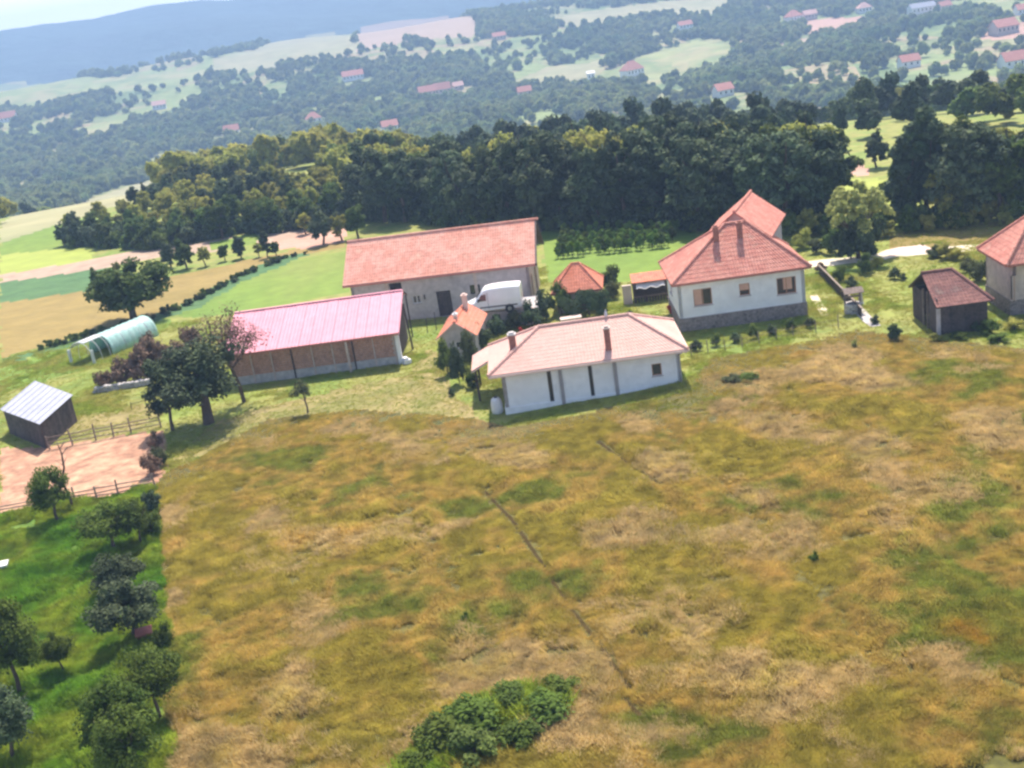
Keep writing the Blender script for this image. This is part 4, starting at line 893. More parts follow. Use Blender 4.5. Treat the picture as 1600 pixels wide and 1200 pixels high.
def trunk_mesh(seed, h, r0, limbs=5, spread=1.5, zc=None, bare=0):
    r = random.Random(seed); b = MB(); pts = [(0, 0, -.3)]; x = y = 0
    for i in range(1, 5): x += r.uniform(-.06, .06) * h; y += r.uniform(-.06, .06) * h; pts.append((x, y, h * i / 4))
    b.path(pts, [r0 * 1.25, r0, r0 * .85, r0 * .65, r0 * .3], 8)
    for k in range(limbs):
        q = pts[r.choice((2, 3))]; a = r.uniform(0, 6.283); s = spread * r.uniform(.6, 1)
        m_ = (q[0] + math.cos(a) * s * .5, q[1] + math.sin(a) * s * .5, q[2] + h * .14); e_ = (q[0] + math.cos(a) * s, q[1] + math.sin(a) * s, q[2] + h * r.uniform(.25, .45))
        b.path([q, m_, e_], [r0 * .5, r0 * .35, r0 * .12], 5)
        for j in range(bare):
            a2 = a + r.uniform(-1.2, 1.2); f = (e_[0] + math.cos(a2) * s * .5, e_[1] + math.sin(a2) * s * .5, e_[2] + r.uniform(-.1, .5) * s); b.path([m_ if j % 2 else e_, f], [r0 * .18, r0 * .04], 4)
    me = bpy.data.meshes.new('trunk'); me.from_pydata(b.v, [], b.f); me.materials.append(M['bark']); me.update(); return me
def make_tree(name, label, cat, group, crown, trunk):
    t = bpy.data.objects.new(name, None); tag(t, label, cat, group)
    c = bpy.data.objects.new('crown', crown); c.parent = t; k = bpy.data.objects.new('trunk', trunk); k.parent = t; return t
def place(tree, p, s=1.0, rz=None, label=None, group=None, sz=None):
    o = copy_tree(tree, None, (p[0], p[1], float(T(p[0], p[1]))), RNG.uniform(0, 6.28) if rz is None else rz, (s, s, s if sz is None else sz), label)
    if group: o['group'] = group
    return o
# forest: height about 1 m per unit scale 10 m
F_DARK = [make_tree('broadleaf_tree', '', 'tree', None, crown_mesh(100 + i, 3.3, 5.0, 3600, .28, 'leaf_dark', 4.7, 44, small=.62, fill=.7, pointed=.25), trunk_mesh(i, 7, .24)) for i in range(4)]
F_MID = [make_tree('broadleaf_tree', '', 'tree', None, crown_mesh(120 + i, 3.2, 4.6, 3600, .28, 'leaf_mid', 4.4, 40, small=.62, fill=.7, pointed=.2), trunk_mesh(10 + i, 7, .24)) for i in range(3)]
F_LIGHT = [make_tree('broadleaf_tree', '', 'tree', None, crown_mesh(140 + i, 3.0, 4.3, 3400, .27, 'leaf_light', 4.3, 38, small=.6, fill=.65, sparse=.3, pointed=.2), trunk_mesh(20 + i, 7, .22)) for i in range(3)]
F_TALL = [make_tree('poplar_tree', '', 'tree', None, crown_mesh(160 + i, 2.1, 5.9, 2400, .32, 'leaf_dark', 5.4, 18, pointed=.7), trunk_mesh(30 + i, 8, .2)) for i in range(2)]
BU = {m_: [make_tree('bush', '', 'bush', None, crown_mesh(200 + i + 10 * q, 1.0, .85, 1300, .095, m_, .7, 18, fill=.6), trunk_mesh(40 + i, .8, .05, 4, .5)) for i in range(2)] for q, m_ in enumerate(('leaf_dark', 'leaf_mid', 'leaf_light', 'leaf_orchard', 'leaf_olive', 'leaf_brown', 'leaf_pale'))}

WOOD = poly([(100, 386), (245, 390), (330, 375), (545, 352), (560, 345), (840, 362), (1060, 360), (1235, 366), (1296, 345), (1306, 318), (1200, 305), (1060, 300), (900, 296), (700, 298), (560, 303), (440, 300), (300, 302), (240, 318), (180, 340), (110, 358)])
def px_of(p):
    q = Mn.T @ (np.array(p, float) - [0, 0, CH]); return 800 + F * q[0] / -q[2], 600 - F * q[1] / -q[2]
def wood():
    cand = []; x0, y0 = WOOD.min(0); x1, y1 = WOOD.max(0)
    tries = RNG.uniform(0, 1, (14000, 2)) * [x1 - x0, y1 - y0] + [x0, y0]
    ok = inpoly(WOOD, tries[:, 0], tries[:, 1]); kept = []
    for p in tries[ok]:
        d = 2.9 + 1.1 * max(0, (p[1] - 150) / 60)
        if all((p[0] - q[0]) ** 2 + (p[1] - q[1]) ** 2 > d * d for q in kept): kept.append(p)
        if len(kept) > 900: break
    kept = sorted(kept, key=lambda p: p[0] ** 2 + p[1] ** 2)
    print('wood trees', len(kept)); rest = []
    edge_d = lambda p: near_line(np.array([p[0]]), np.array([p[1]]), list(WOOD[:8]))[0]
    for i, p in enumerate(kept):
        px, py = px_of((p[0], p[1], 0)); e = edge_d(p); z = vnoise(p[0] / 14, p[1] / 14, 501)
        left = px < 560
        hs = (.48 if px < 260 else .64) if left else (1.02 if px < 800 else 1.12)
        if px > 1150 and px < 1290: hs = 1.25
        hs *= RNG.uniform(.85, 1.15)
        light = (z > .66) if e > 9 else False
        if left and e > 8: light = z > .4
        if not left and e > 13 and px < 1170: light = z > .12  # rear rows mostly pale leaved, standing in for the sunlit canopy behind
        if i < 300:
            kind = F_LIGHT if light else (F_MID if (z > .42 and e > 6) or (left and z > .5) else (F_TALL if RNG.random() < .1 else F_DARK))
            lk = 'pale green' if kind is F_LIGHT else 'mid green' if kind is F_MID else 'narrow dark' if kind is F_TALL else 'dark'
            sz_ = 'low ' if hs < .5 else 'tall ' if hs > 1.15 else ''
            spots = ['left tip of wood', 'left clump, left half', 'left clump, right half', 'wood above the hedge row', 'wood above the field saplings', 'wood left of the egg shaped tree', 'wood left of the barn roof', 'wood over barn roof, left third', 'wood over barn roof, middle', 'wood over barn roof, right third', 'wood just right of barn gable', 'wood behind the first vines', 'wood behind the middle vines', 'wood behind the last vines', 'wood left of farmhouse roof', 'wood behind farmhouse roof peak', 'wood right of farmhouse roof', 'right end of wood']
            edges = [150, 200, 250, 320, 390, 460, 540, 630, 730, 830, 890, 940, 990, 1050, 1110, 1170, 1240]
            spot = spots[sum(px > q for q in edges)]; dp = 'front edge' if e < 4 else 'second row' if e < 8 else 'third row' if e < 12 else 'rear rows'
            lab_ = f'{sz_}{lk} tree, {dp}, {spot}'
            place(kind[RNG.integers(len(kind))], p, hs, label=lab_, group='trees of the wood behind the farm')
        else: rest.append((p[0], p[1], hs, 2 if light else (1 if z > .45 else 0)))
    return rest
REST = wood()
def undergrowth():
    n = 9000; lo, hi = WOOD.min(0), WOOD.max(0); P = RNG.uniform(0, 1, (n, 2)) * (hi - lo) + lo
    k = inpoly(WOOD, P[:, 0], P[:, 1]) & (near_line(P[:, 0], P[:, 1], list(WOOD[:9])) < 7); P = P[k]; n = len(P); sc = RNG.uniform(.9, 1.9, n)
    scatter('undergrowth', np.stack([P[:, 0], P[:, 1], T(P[:, 0], P[:, 1])], -1), np.stack([sc * 0, sc * 0, RNG.uniform(0, 6.28, n)], -1), np.stack([sc, sc, sc * 1.2], -1), RNG.integers(0, 3, n), [proto('bush', crown_mesh(280 + i, 1, .8, 360, .17, m_, .6, 12)) for i, m_ in enumerate(('leaf_dark', 'leaf_dark', 'leaf_mid'))])
undergrowth()
def thicket():
    L_ = [at(*p)[:2] for p in [(1240, 372), (1290, 366), (1400, 362), (1450, 358), (1520, 354), (1640, 344)]]; P = []
    for a, c in zip(L_[:-1], L_[1:]):
        n = max(1, int(np.hypot(*(c - a)) / .28))
        for k in range(n): P.append(a + (c - a) * (k + RNG.random()) / n + RNG.normal(0, 1.1, 2) + [0, 1.2])
    P = np.array(P); n = len(P); sc = RNG.uniform(.6, 1.6, n)
    scatter('thicket', np.stack([P[:, 0], P[:, 1], T(P[:, 0], P[:, 1])], -1), np.stack([sc * 0, sc * 0, RNG.uniform(0, 6.28, n)], -1), np.stack([sc, sc, sc * 1.3], -1), RNG.integers(0, 3, n), [proto('bush', crown_mesh(290 + i, 1, .8, 420, .14, m_, .6, 12)) for i, m_ in enumerate(('leaf_mid', 'leaf_orchard', 'leaf_light'))])
thicket()
FAR_HOUSES = [
    (491, 192, 13, 10, 4, 9, 'tile_red', 'plaster_white', 'small house with pink red roof alone on the left middle hillside', .3, True), (363, 210, 13, 9, 3.5, 8, 'tile_red', 'plaster_white', 'lower left far house with pale wall and red roof', .2, False),
    (668, 150, 16, 10, 4, 9, 'tile_red', 'plaster_beige', 'left house of the red roofed row in the hill centre', .2, False), (692, 146, 15, 10, 4, 9.5, 'tile_red', 'plaster_beige', 'middle house of the red roofed row in the hill centre', .1, False), (716, 140, 10, 8, 3.5, 7, 'tile_cream', 'plaster_beige', 'pale right house of the row in the hill centre', .2, False),
    (552, 124, 22, 12, 4, 9, 'tile_red', 'plaster_white', 'faint far house with long pink roof on the left hills', .15, False), (988, 118, 18, 12, 5, 12, 'tile_red', 'plaster_white', 'far house with pink roof at the left foot of the yellow hill', .5, True), (924, 126, 7, 6, 6, 8, 'frame_white', 'plaster_white', 'tiny white building left of the yellow hill', .0, False),
    (1240, 35, 16, 12, 6, 12, 'tile_red', 'plaster_white', 'far pink roofed house at the top above the bare soil', .4, True), (1265, 30, 14, 10, 5, 9, 'tile_cream', 'plaster_beige', 'second far house right beside it at the top, pale roof', .1, False), (1350, 20, 14, 11, 5, 10, 'tile_cream', 'plaster_white', 'small pale far house at the top between trees', .0, True),
    (1440, 20, 24, 12, 5, 9, 'metal_grey', 'plaster_white', 'long far building with whitish roof at the top right', .1, False), (1475, 16, 12, 9, 4, 8, 'tile_red', 'plaster_beige', 'pinkish far house right of the whitish roof', .2, False), (1568, 52, 18, 12, 5, 10, 'tile_red', 'plaster_beige', 'far house with red roof on bare soil near the right edge', .2, False),
    (1585, 104, 17, 11, 4, 9, 'tile_red', 'plaster_white', 'far red roofed house at the right edge, lower one', .1, False), (12, 190, 20, 12, 4, 10, 'tile_red', 'plaster_white', 'far pinkish house at the left edge below the ridge', .1, False), (1600, 22, 14, 10, 4, 8, 'tile_red', 'plaster_white', 'far house in the top right corner', .0, False),
    (610, 205, 12, 9, 4, 8, 'tile_red', 'plaster_white', 'small red roof among woods above the left end of the wood', .2, False), (820, 150, 12, 9, 4, 8, 'tile_red', 'plaster_beige', 'little red roof in the woods left of the tiny white building', .1, False),
    (1130, 150, 12, 9, 4, 8, 'tile_red', 'plaster_white', 'little red roof in the woods below the yellow hill right end', .3, False), (1420, 105, 13, 9, 4, 8, 'tile_red', 'plaster_white', 'red roof between trees left of the lower right edge house', .1, False),
    (250, 170, 14, 9, 4, 8, 'tile_cream', 'plaster_white', 'faint pale far house on the left slope', .2, False), (1070, 45, 15, 10, 4, 8, 'tile_red', 'plaster_white', 'faint red far roof above the yellow hill', .2, False), (780, 62, 15, 10, 4, 8, 'tile_red', 'plaster_beige', 'faint red far roof at the foot of the pink soil hill', .2, False)]
FAR_AT = [at(a[0], a[1]) for a in FAR_HOUSES]
def distant():
    V = {}; protos = []
    for i, (mk, rx, rz) in enumerate((('leaf_dark', 3.0, 3.8), ('leaf_mid', 3.2, 3.6), ('leaf_light', 2.8, 3.2))): protos.append(proto('tree', crown_mesh(300 + i, rx, rz, 700, .62, mk, 4.6, 12)))
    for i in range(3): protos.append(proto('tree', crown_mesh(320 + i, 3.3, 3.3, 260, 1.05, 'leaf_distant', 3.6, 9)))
    n = 90000; r = np.sqrt(RNG.uniform(165 ** 2, 1900 ** 2, n)); a = RNG.uniform(-.62, .62, n); x, y = r * np.sin(a), r * np.cos(a)
    k = ~inpoly(WOOD, x, y)
    for P in OPEN_FAR: k &= ~inpoly(P, x + RNG.normal(0, 2, n), y)
    near_open = (r < 255) & (a < -.14); k &= (RNG.random(n) < .55) | (r > 330) | (a < .1); k &= ~near_open & ~((a > .1) & (r < 185)) & ~((r < 200) & (a < .1))
    for q in FAR_AT:
        f = np.array(q[:2]) * (1 - 22 / np.hypot(q[0], q[1])); k &= (np.hypot(x - f[0], y - f[1]) > 24) & (np.hypot(x - q[0], y - q[1]) > 14)
    # clearings and hedges
    rot = .35; u, v = x * math.cos(rot) + y * math.sin(rot), -x * math.sin(rot) + y * math.cos(rot)
    m1 = fbm(u / 90, v / 260, 601, 3); m2 = fbm(x / 45, y / 70, 611, 2)
    wood_p = sstep(.45, .53, m1 * .6 + m2 * .4 + .05 * (a > .1) + .03 * (r < 600)); k &= RNG.random(n) < .07 + .93 * wood_p
    k &= RNG.random(n) < np.clip(1.3 - r / 2200, .45, 1)
    x, y, r, m1 = x[k], y[k], r[k], m2[k]; n = len(x); idx = np.where(r < 420, np.where(m1 + RNG.normal(0, .05, n) > .47, 2, np.where(m1 > .36, 1, 0)), RNG.integers(3, 6, n))  # nearer woods lean to paler leaves to carry on the sunlit canopy band
    s = RNG.uniform(.6, 1.25, n) * (1 + .1 * (r > 900)); s = np.where(r < 330, s * .78, s)
    x = np.concatenate([x, [q[0] for q in REST]]); y = np.concatenate([y, [q[1] for q in REST]]); s = np.concatenate([s, [q[2] * 1.05 for q in REST]]); idx = np.concatenate([idx, [q[3] for q in REST]]).astype(int); n = len(x)
    print('distant trees', n)
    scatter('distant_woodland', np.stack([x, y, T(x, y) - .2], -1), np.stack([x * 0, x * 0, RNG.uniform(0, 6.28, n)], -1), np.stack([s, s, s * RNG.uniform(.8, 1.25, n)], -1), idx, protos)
distant()

def tree_at(px, py, kinds, s, label, name=None, cat=None, sz=None, group=None, rz=None):
    p = at(px, py); o = place(kinds[RNG.integers(len(kinds))], p, s, label=label, sz=sz, group=group, rz=rz)
    if name: o.name = name
    if cat: o['category'] = cat
    return o
# trees right of the farmhouse, beyond the road
for i, (px, py, kk, s, lab) in enumerate([
    (1285, 350, F_MID, .75, 'mid green tree right behind the farmhouse, next to the dark wood'), (1420, 352, F_TALL, 1.0, 'narrow dark tree at the right of the small yellow meadow'),
    (1450, 346, F_TALL, 1.25, 'tall dark slender tree, second right of the small yellow meadow'), (1478, 350, F_LIGHT, .8, 'pale green tree between the dark slender trees at right'),
    (1505, 348, F_DARK, 1.15, 'tall dark tree above the gravel apron at right'), (1535, 346, F_DARK, 1.05, 'dark tree above the left end of the right hand road'),
    (1562, 344, F_MID, .95, 'bushy mid green tree above the cut off red roof'), (1592, 338, F_MID, 1.1, 'green tree at the right edge above the red roof'),
    (1625, 335, F_DARK, 1.1, 'dark tree just past the right edge'), (1405, 335, F_MID, .7, 'small green tree at the right side of the yellow meadow'),
    (1262, 372, F_LIGHT, .42, 'low light green tree at the corner behind the farmhouse'), (1240, 345, F_DARK, 1.1, 'dark tree peeping over the right slope of the farmhouse roof'),
    (1520, 300, F_MID, 1.0, 'mid green tree in the second row at upper right'), (1470, 300, F_MID, .9, 'round green tree behind the slender trees at right'), (1575, 296, F_LIGHT, .95, 'light green tree in the second row near the right edge'),
    (1430, 285, F_DARK, .8, 'dark tree behind the right corner of the yellow meadow'), (1370, 262, F_DARK, .55, 'dark tree beside the bare pink patch')]):
    tree_at(px, py, kk, s, lab)
# pale spreading tree over a dark shaded trunk
PALE = make_tree('spreading_tree', 'pale yellow green spreading tree with drooping crown beside the road', 'tree', None, crown_mesh(410, 4.2, 1.7, 3200, .2, 'leaf_pale', 5.6, 34, droop=1.25, small=.8, fill=.65), trunk_mesh(60, 5.2, .2, 7, 2.6))
place(PALE, at(1342, 404), 1.0)
for j, (px, py, s, lab) in enumerate([(1330, 405, 1.7, 'dark thicket left half, under the pale spreading tree'), (1352, 402, 1.9, 'dark thicket right half, under the pale spreading tree')]): tree_at(px, py, BU['leaf_dark'], s, lab, sz=s * 1.5)

# field trees on the left
BIGL = make_tree('field_tree', 'dark round tree standing in the ochre field behind the greenhouse', 'tree', None, crown_mesh(420, 3.2, 2.5, 5200, .19, 'leaf_mid', 2.75, 40, small=.75, fill=.7), trunk_mesh(61, 3.6, .22))
place(BIGL, at(210, 500), 1.7, sz=1.25)
for px, py, kk, s, lab in [(292, 420, F_MID, .48, 'round mid green tree at the field edge above the big field tree'), (268, 418, F_DARK, .4, 'small dark tree left of the round one at the field edge'), (322, 416, F_LIGHT, .36, 'small pale tree right of the round one at the field edge'),
        (352, 408, F_MID, .3, 'low green bush tree on the field edge, middle of the row'), (378, 404, F_DARK, .36, 'dark little tree in the hedge row by the field edge'), (405, 402, F_LIGHT, .26, 'thin pale sapling in the hedge row'),
        (418, 402, F_TALL, .38, 'slender dark sapling near the orange soil'), (432, 400, F_MID, .24, 'last small sapling of the hedge row'), (505, 382, F_DARK, .56, 'dark egg shaped tree standing alone above the barn roof left end'),
        (535, 376, F_LIGHT, .5, 'pale tree right of the dark egg shaped one'), (478, 366, F_LIGHT, .42, 'pale small tree on the left of the orange soil'), (150, 442, F_MID, .25, 'low shrub at the corner of the dark green field'), (185, 432, F_LIGHT, .28, 'light shrub above the big field tree left side'),
        (560, 372, F_MID, .6, 'mid green tree at the left end of the barn roof')]: tree_at(px, py, kk, s, lab)

# the dark tree in front of the pink roof, with its bare neighbour
DARKT = make_tree('walnut_tree', 'large dark tree before the left end of the pink roofed shed', 'tree', None, crown_mesh(430, 2.7, 2.4, 6000, .11, 'leaf_dark', 3.0, 50, small=.62, fill=.55), trunk_mesh(62, 3.4, .24, 7, 1.8))
place(DARKT, at(326, 662), 1.6, rz=2.2, sz=1.3)
DARK2 = make_tree('walnut_tree', 'dark ragged tree left of the large one, at the paddock corner', 'tree', None, crown_mesh(431, 1.6, 2.2, 3000, .12, 'leaf_dark', 2.6, 16), trunk_mesh(63, 2.6, .12, 6, 1.0))
place(DARK2, at(270, 672), 1.15, sz=1.3)
BARE = make_tree('bare_tree', 'thin leafed brownish tree reaching over the left end of the pink roof', 'tree', None, crown_mesh(432, 2.1, 2.5, 1900, .085, 'leaf_brown', 4.3, 24, fill=.5, sparse=.6), trunk_mesh(64, 4.6, .12, 14, 1.6, bare=4))
place(BARE, at(382, 628), 1.3)
SAP = make_tree('young_tree', 'small young tree alone on the grass before the pink roofed shed', 'tree', None, crown_mesh(433, 1.15, .85, 900, .09, 'leaf_olive', 2.0, 12, sparse=.6, fill=.6), trunk_mesh(65, 2.0, .07, 7, .7, bare=2))
place(SAP, at(481, 645), .95)
for px, py, mk, s, sz, lab in [(700, 585, 'leaf_mid', .9, 1.7, 'upright green bush before the outhouse gable'), (718, 600, 'leaf_dark', .7, 2.2, 'dark columnar shrub right of the upright bush'), (735, 575, 'leaf_olive', .8, 2.2, 'yellowish shrub before the outhouse right corner'),
        (738, 606, 'leaf_orchard', .7, .8, 'low round bush left of the bungalow porch'), (706, 618, 'leaf_dark', .35, .4, 'tiny shrub on the grass left of the bungalow'), (755, 545, 'leaf_dark', .9, 1.5, 'dark shrub behind the porch roof corner'), (778, 522, 'leaf_dark', 1.0, 1.2, 'dark shrub below the cellar door'),
        (805, 515, 'leaf_olive', .9, 1.2, 'olive shrub between platform and bungalow roof'), (832, 512, 'leaf_dark', 1.0, 1.6, 'dark shrub right of the buttress'), (850, 500, 'leaf_dark', .9, 1.9, 'dark tall shrub left of the hedge'), (815, 522, 'flower', .35, .4, 'small bush of red flowers behind the bungalow roof')]:
    if mk == 'flower':
        o = tree_at(px, py, [make_tree('flower_bush', '', 'bush', None, crown_mesh(260, 1, .8, 500, .14, 'flower_red', .7, 8), trunk_mesh(44, .8, .05))], s, lab, cat='bush', sz=sz)
    else: tree_at(px, py, BU[mk], s, lab, sz=sz)
# hedge in front of the little hut
HB = make_tree('hedge', 'tall dark clipped hedge in front of the orange roofed hut', 'hedge', None, crown_mesh(440, 3.1, 1.15, 4200, .12, 'leaf_dark', 1.05, 34), trunk_mesh(66, 1.2, .08, 8, 2.4))
o = place(HB, at(922, 494), 1.0, rz=0); o.scale = (1.0, .38, 1.15); o.rotation_euler = (0, 0, -R(6))
for px, py, mk, s, sz, lab in [(878, 492, 'leaf_mid', 1.15, 1.9, 'rounded green shrub covering the left side of the hut'), (905, 480, 'leaf_dark', .9, 1.6, 'dark shrub in front of the hut roof'), (955, 458, 'leaf_mid', 1.1, 1.7, 'green shrub right of the orange hut'), (958, 466, 'leaf_olive', .9, 1.1, 'olive shrub between hut and shelter'), (985, 500, 'leaf_dark', .5, .6, 'low dark shrub on the right of the hedge')]: tree_at(px, py, BU[mk], s, lab, sz=sz)
b = MB(); b.box(-.9, .9, -.4, .4, 0, .55); b.box(-.95, .95, -.45, .45, .55, .62); o = b.build('planter', 'plaster_beige'); p = at(893, 506); o.location = (p[0], p[1], 0); tag(o, 'pale concrete planter box under the dark hedge', 'planter')
p = at(1048, 493); o = tree_at(1049, 491, [make_tree('flower_bush', '', 'bush', None, crown_mesh(261, 1, .9, 500, .1, 'flower_red', .8, 8), trunk_mesh(45, .8, .05))], .5, 'red flowering bush at the left front corner of the farmhouse', cat='bush')

# young vines in rows behind the barn
def vines():
    P = make_tree('grape_vine', 'young leafy vine tied to a stake in the green plot behind the barn', 'vine', 'young vines in rows behind the barn', crown_mesh(450, .32, .8, 170, .13, 'vine_leaf', 1.0, 7), trunk_mesh(67, 1.3, .03, 3, .2))
    Pd = make_tree('grape_vine', 'dark leafy vine tied to a stake in the green plot behind the barn', 'vine', 'young vines in rows behind the barn', crown_mesh(451, .38, .9, 200, .14, 'leaf_mid', 1.0, 7), trunk_mesh(68, 1.3, .03, 3, .2))
    for r_ in range(7):
        row_ = ['front', 'second', 'third', 'middle', 'fifth', 'sixth', 'rear'][r_]; a, b_ = at(872 + r_ * 2, 404 - r_ * 5.5), at(1052 + r_ * 3, 385 - r_ * 4.2); n = 22
        for k in range(n):
            if RNG.random() < .12: continue
            t = (k + RNG.uniform(-.2, .2)) / n; p = a * (1 - t) + b_ * t; dk = RNG.random() < .4
            od = ['leftmost', 'second', 'third', 'fourth', 'fifth', 'sixth', 'seventh', 'eighth', 'ninth', 'tenth', 'eleventh', 'twelfth', 'thirteenth', 'fourteenth', 'fifteenth', 'sixteenth', 'seventeenth', 'eighteenth', 'nineteenth', 'twentieth', 'next to last', 'last'][k]
            place(Pd if dk else P, p, RNG.uniform(.75, 1.2), label=('dark' if dk else 'bright') + f' young vine, {od} place in the {row_} row behind the barn', group='young vines in rows behind the barn')
vines()

# shrubs on the right: along the lawn fence, by the path, before the wooden shed
for px, py, mk, s, sz, lab in [(1088, 548, 'leaf_dark', .55, .6, 'dark low shrub right beside the bungalow end'), (1120, 541, 'leaf_mid', .5, .6, 'low shrub on the lawn fence, nearest the bungalow'), (1150, 535, 'leaf_dark', .5, .55, 'dark shrub at the lawn fence below the farmhouse middle window'),
        (1178, 529, 'leaf_mid', .5, .7, 'green shrub at the lawn fence below the farmhouse'), (1207, 524, 'leaf_dark', .45, .6, 'dark shrub at the lawn fence below the farmhouse right window'), (1236, 518, 'leaf_mid', .5, .65, 'green shrub at the right half of the lawn fence'), (1265, 512, 'leaf_olive', .45, .6, 'olive shrub at the right end of the lawn fence'),
        (1397, 532, 'leaf_dark', .62, .9, 'dark lone bush on the meadow edge left of the wooden shed'), (1398, 436, 'leaf_dark', .55, .75, 'dark little conical bush on the lawn above the lone bush'), (1411, 438, 'leaf_dark', .35, .4, 'small companion bush right of the conical bush'),
        (1367, 506, 'leaf_dark', .4, .45, 'dark round bush at the lower end of the path'), (1283, 425, 'leaf_brown', .6, .6, 'brown bush at the upper end of the board fence'), (1312, 440, 'leaf_mid', .7, .9, 'green shrub right of the board fence top'), (1330, 448, 'leaf_dark', .6, .6, 'dark shrub above the stone well'),
        (1352, 428, 'leaf_mid', .8, 1.1, 'leafy shrub below the road middle'), (1370, 418, 'leaf_light', .8, .7, 'light shrub at the road end'), (1460, 402, 'leaf_dark', .8, .7, 'dark shrub right of the gravel apron'), (1480, 404, 'leaf_light', 1.1, .9, 'light green shrub between the two road pieces'),
        (1500, 406, 'leaf_light', .9, .7, 'light green shrub above the maroon roof'), (1530, 440, 'leaf_olive', 1.1, 1.3, 'olive shrub between wooden shed and beige house'), (1515, 425, 'leaf_olive', .8, .8, 'smaller olive shrub above the maroon roof right side'), (1545, 522, 'leaf_orchard', .9, .75, 'bright green bush before the wooden shed'),
        (1525, 518, 'leaf_dark', .4, .5, 'small dark bush against the shed planks'), (1585, 515, 'leaf_light', .8, .6, 'light green bush before the beige house'), (1500, 530, 'leaf_orchard', .8, .35, 'low green ground shrub before the shed'), (1560, 534, 'leaf_orchard', .9, .35, 'low green ground shrub at right'), (1462, 532, 'leaf_light', .5, .35, 'low pale shrub at the shed left corner'),
        (1255, 388, 'leaf_light', 1.2, 1.3, 'light green bush behind the farmhouse right corner'), (1300, 396, 'leaf_mid', 1.1, 1.5, 'green bush above the road left part'), (1275, 396, 'leaf_olive', .9, 1.0, 'olive bush at the road start'), (1380, 372, 'leaf_light', 1.0, .9, 'light bush right of the spreading tree')]:
    tree_at(px, py, BU[mk], s, lab, sz=sz)

# brushwood heap and grey stone base left of the dark tree
for k, (px, py, s, sz) in enumerate([(165, 608, 1.0, 1.2), (190, 600, 1.3, 1.5), (222, 594, 1.5, 1.9), (250, 582, 1.6, 2.1), (285, 575, 1.4, 1.8), (235, 560, 1.2, 1.6), (300, 545, 1.1, 1.6)]):
    tree_at(px, py, BU['leaf_brown'], s, ['lowest dark left end of the brown thicket by the paddock', 'second brown bush of the thicket from the left', 'brown bush in the middle of the thicket below the greenhouse', 'tallest brown bush of the thicket below the greenhouse', 'brown bush of the thicket next to the large dark tree', 'brown bush right at the greenhouse film', 'brown bush left of the pink roof end'][k], sz=sz)
def stone_heap():
    a, b_ = at(150, 614), at(240, 600); d = b_ - a
    t = thing('stone_wall', 'low grey dry stone wall at the foot of the brown thicket', 'wall', (a[0], a[1], 0), math.atan2(d[1], d[0])); L = math.hypot(d[0], d[1]); me = None
    proto_ = None
    for r_ in range(2):
        n = 13
        for k in range(n):
            if proto_ is None:
                b = MB(); random.seed(4); b.path([(0, 0, -.02), (0, 0, .06), (.02, 0, .26), (0, .01, .34)], [.12, .26, .24, .08], 7); proto_ = b.build('stone', 'stone', t); o = proto_
            else: o = proto_.copy(); COL.objects.link(o); o.parent = t
            o.location = ((k + .5 * (r_ % 2)) * L / n, random.uniform(-.05, .05), r_ * .28); o.rotation_euler = (random.uniform(-.2, .2), 0, random.uniform(0, 6)); o.scale = (random.uniform(.9, 1.4), 1, random.uniform(.8, 1.1))
stone_heap()

def margin_scrub():
    L_ = [at(*p)[:2] for p in [(60, 548), (150, 523), (230, 501), (300, 474), (380, 430), (440, 405), (480, 396)]]; P = []
    for a, c in zip(L_[:-1], L_[1:]):
        n = max(1, int(np.hypot(*(c - a)) / .6))
        for k in range(n): q = a + (c - a) * (k + RNG.random()) / n + RNG.normal(0, .35, 2); P.append(q)
    P = np.array(P); n = len(P); sc = RNG.uniform(.3, .75, n)
    scatter('margin_scrub', np.stack([P[:, 0], P[:, 1], T(P[:, 0], P[:, 1])], -1), np.stack([sc * 0, sc * 0, RNG.uniform(0, 6.28, n)], -1), np.stack([sc, sc, sc * .9], -1), RNG.integers(0, 2, n), [proto('bush', crown_mesh(270 + i, 1, .8, 500, .14, m_, .6, 12)) for i, m_ in enumerate(('leaf_mid', 'leaf_dark'))])
margin_scrub()
# ---------------------------------------------------------------- fences
def fence(name, label, pts, ph=1.1, step=1.6, rails=(.35, .7, 1.0), m='old_wood', pr=.055, rr=.03, cat='fence', lean=.08):
    P = [at(*p) if len(p) == 2 else np.array(p) for p in pts]; o0 = P[0]; t = thing(name, label, cat, (o0[0], o0[1], 0)); posts = []
    for a, b_ in zip(P[:-1], P[1:]):
        n = max(1, round(np.hypot(*(b_ - a)[:2]) / step))
        for k in range(n): posts.append(a + (b_ - a) * k / n)
    posts.append(P[-1]); Q = [Vector((p[0] - o0[0], p[1] - o0[1], float(T(p[0], p[1])))) for p in posts]
    for p in Q: b = MB(); h = ph * random.uniform(.9, 1.2); b.tube(p - Vector((0, 0, .3)), p + Vector((random.uniform(-lean, lean), random.uniform(-lean, lean), h)), pr, pr * .85, 6); b.build('post', m, t)
    for a, c in zip(Q[:-1], Q[1:]):
        for z in rails: b = MB(); b.tube(a + Vector((0, -.06, z + random.uniform(-.06, .06))), c + Vector((0, -.06, z + random.uniform(-.06, .06))), rr, rr * .8, 5); b.build('rail', m, t)
    return t
fence('log_fence', 'rustic log fence along the upper side of the pink soil paddock', [(78, 702), (150, 688), (205, 677), (252, 668)], 1.15, 1.7, (.3, .62, .95), pr=.07, rr=.045)
fence('log_fence', 'rustic log fence along the lower side of the pink soil paddock', [(0, 808), (60, 797), (118, 786), (185, 774), (244, 762)], 1.0, 1.8, (.25, .5, .78), pr=.07, rr=.045)
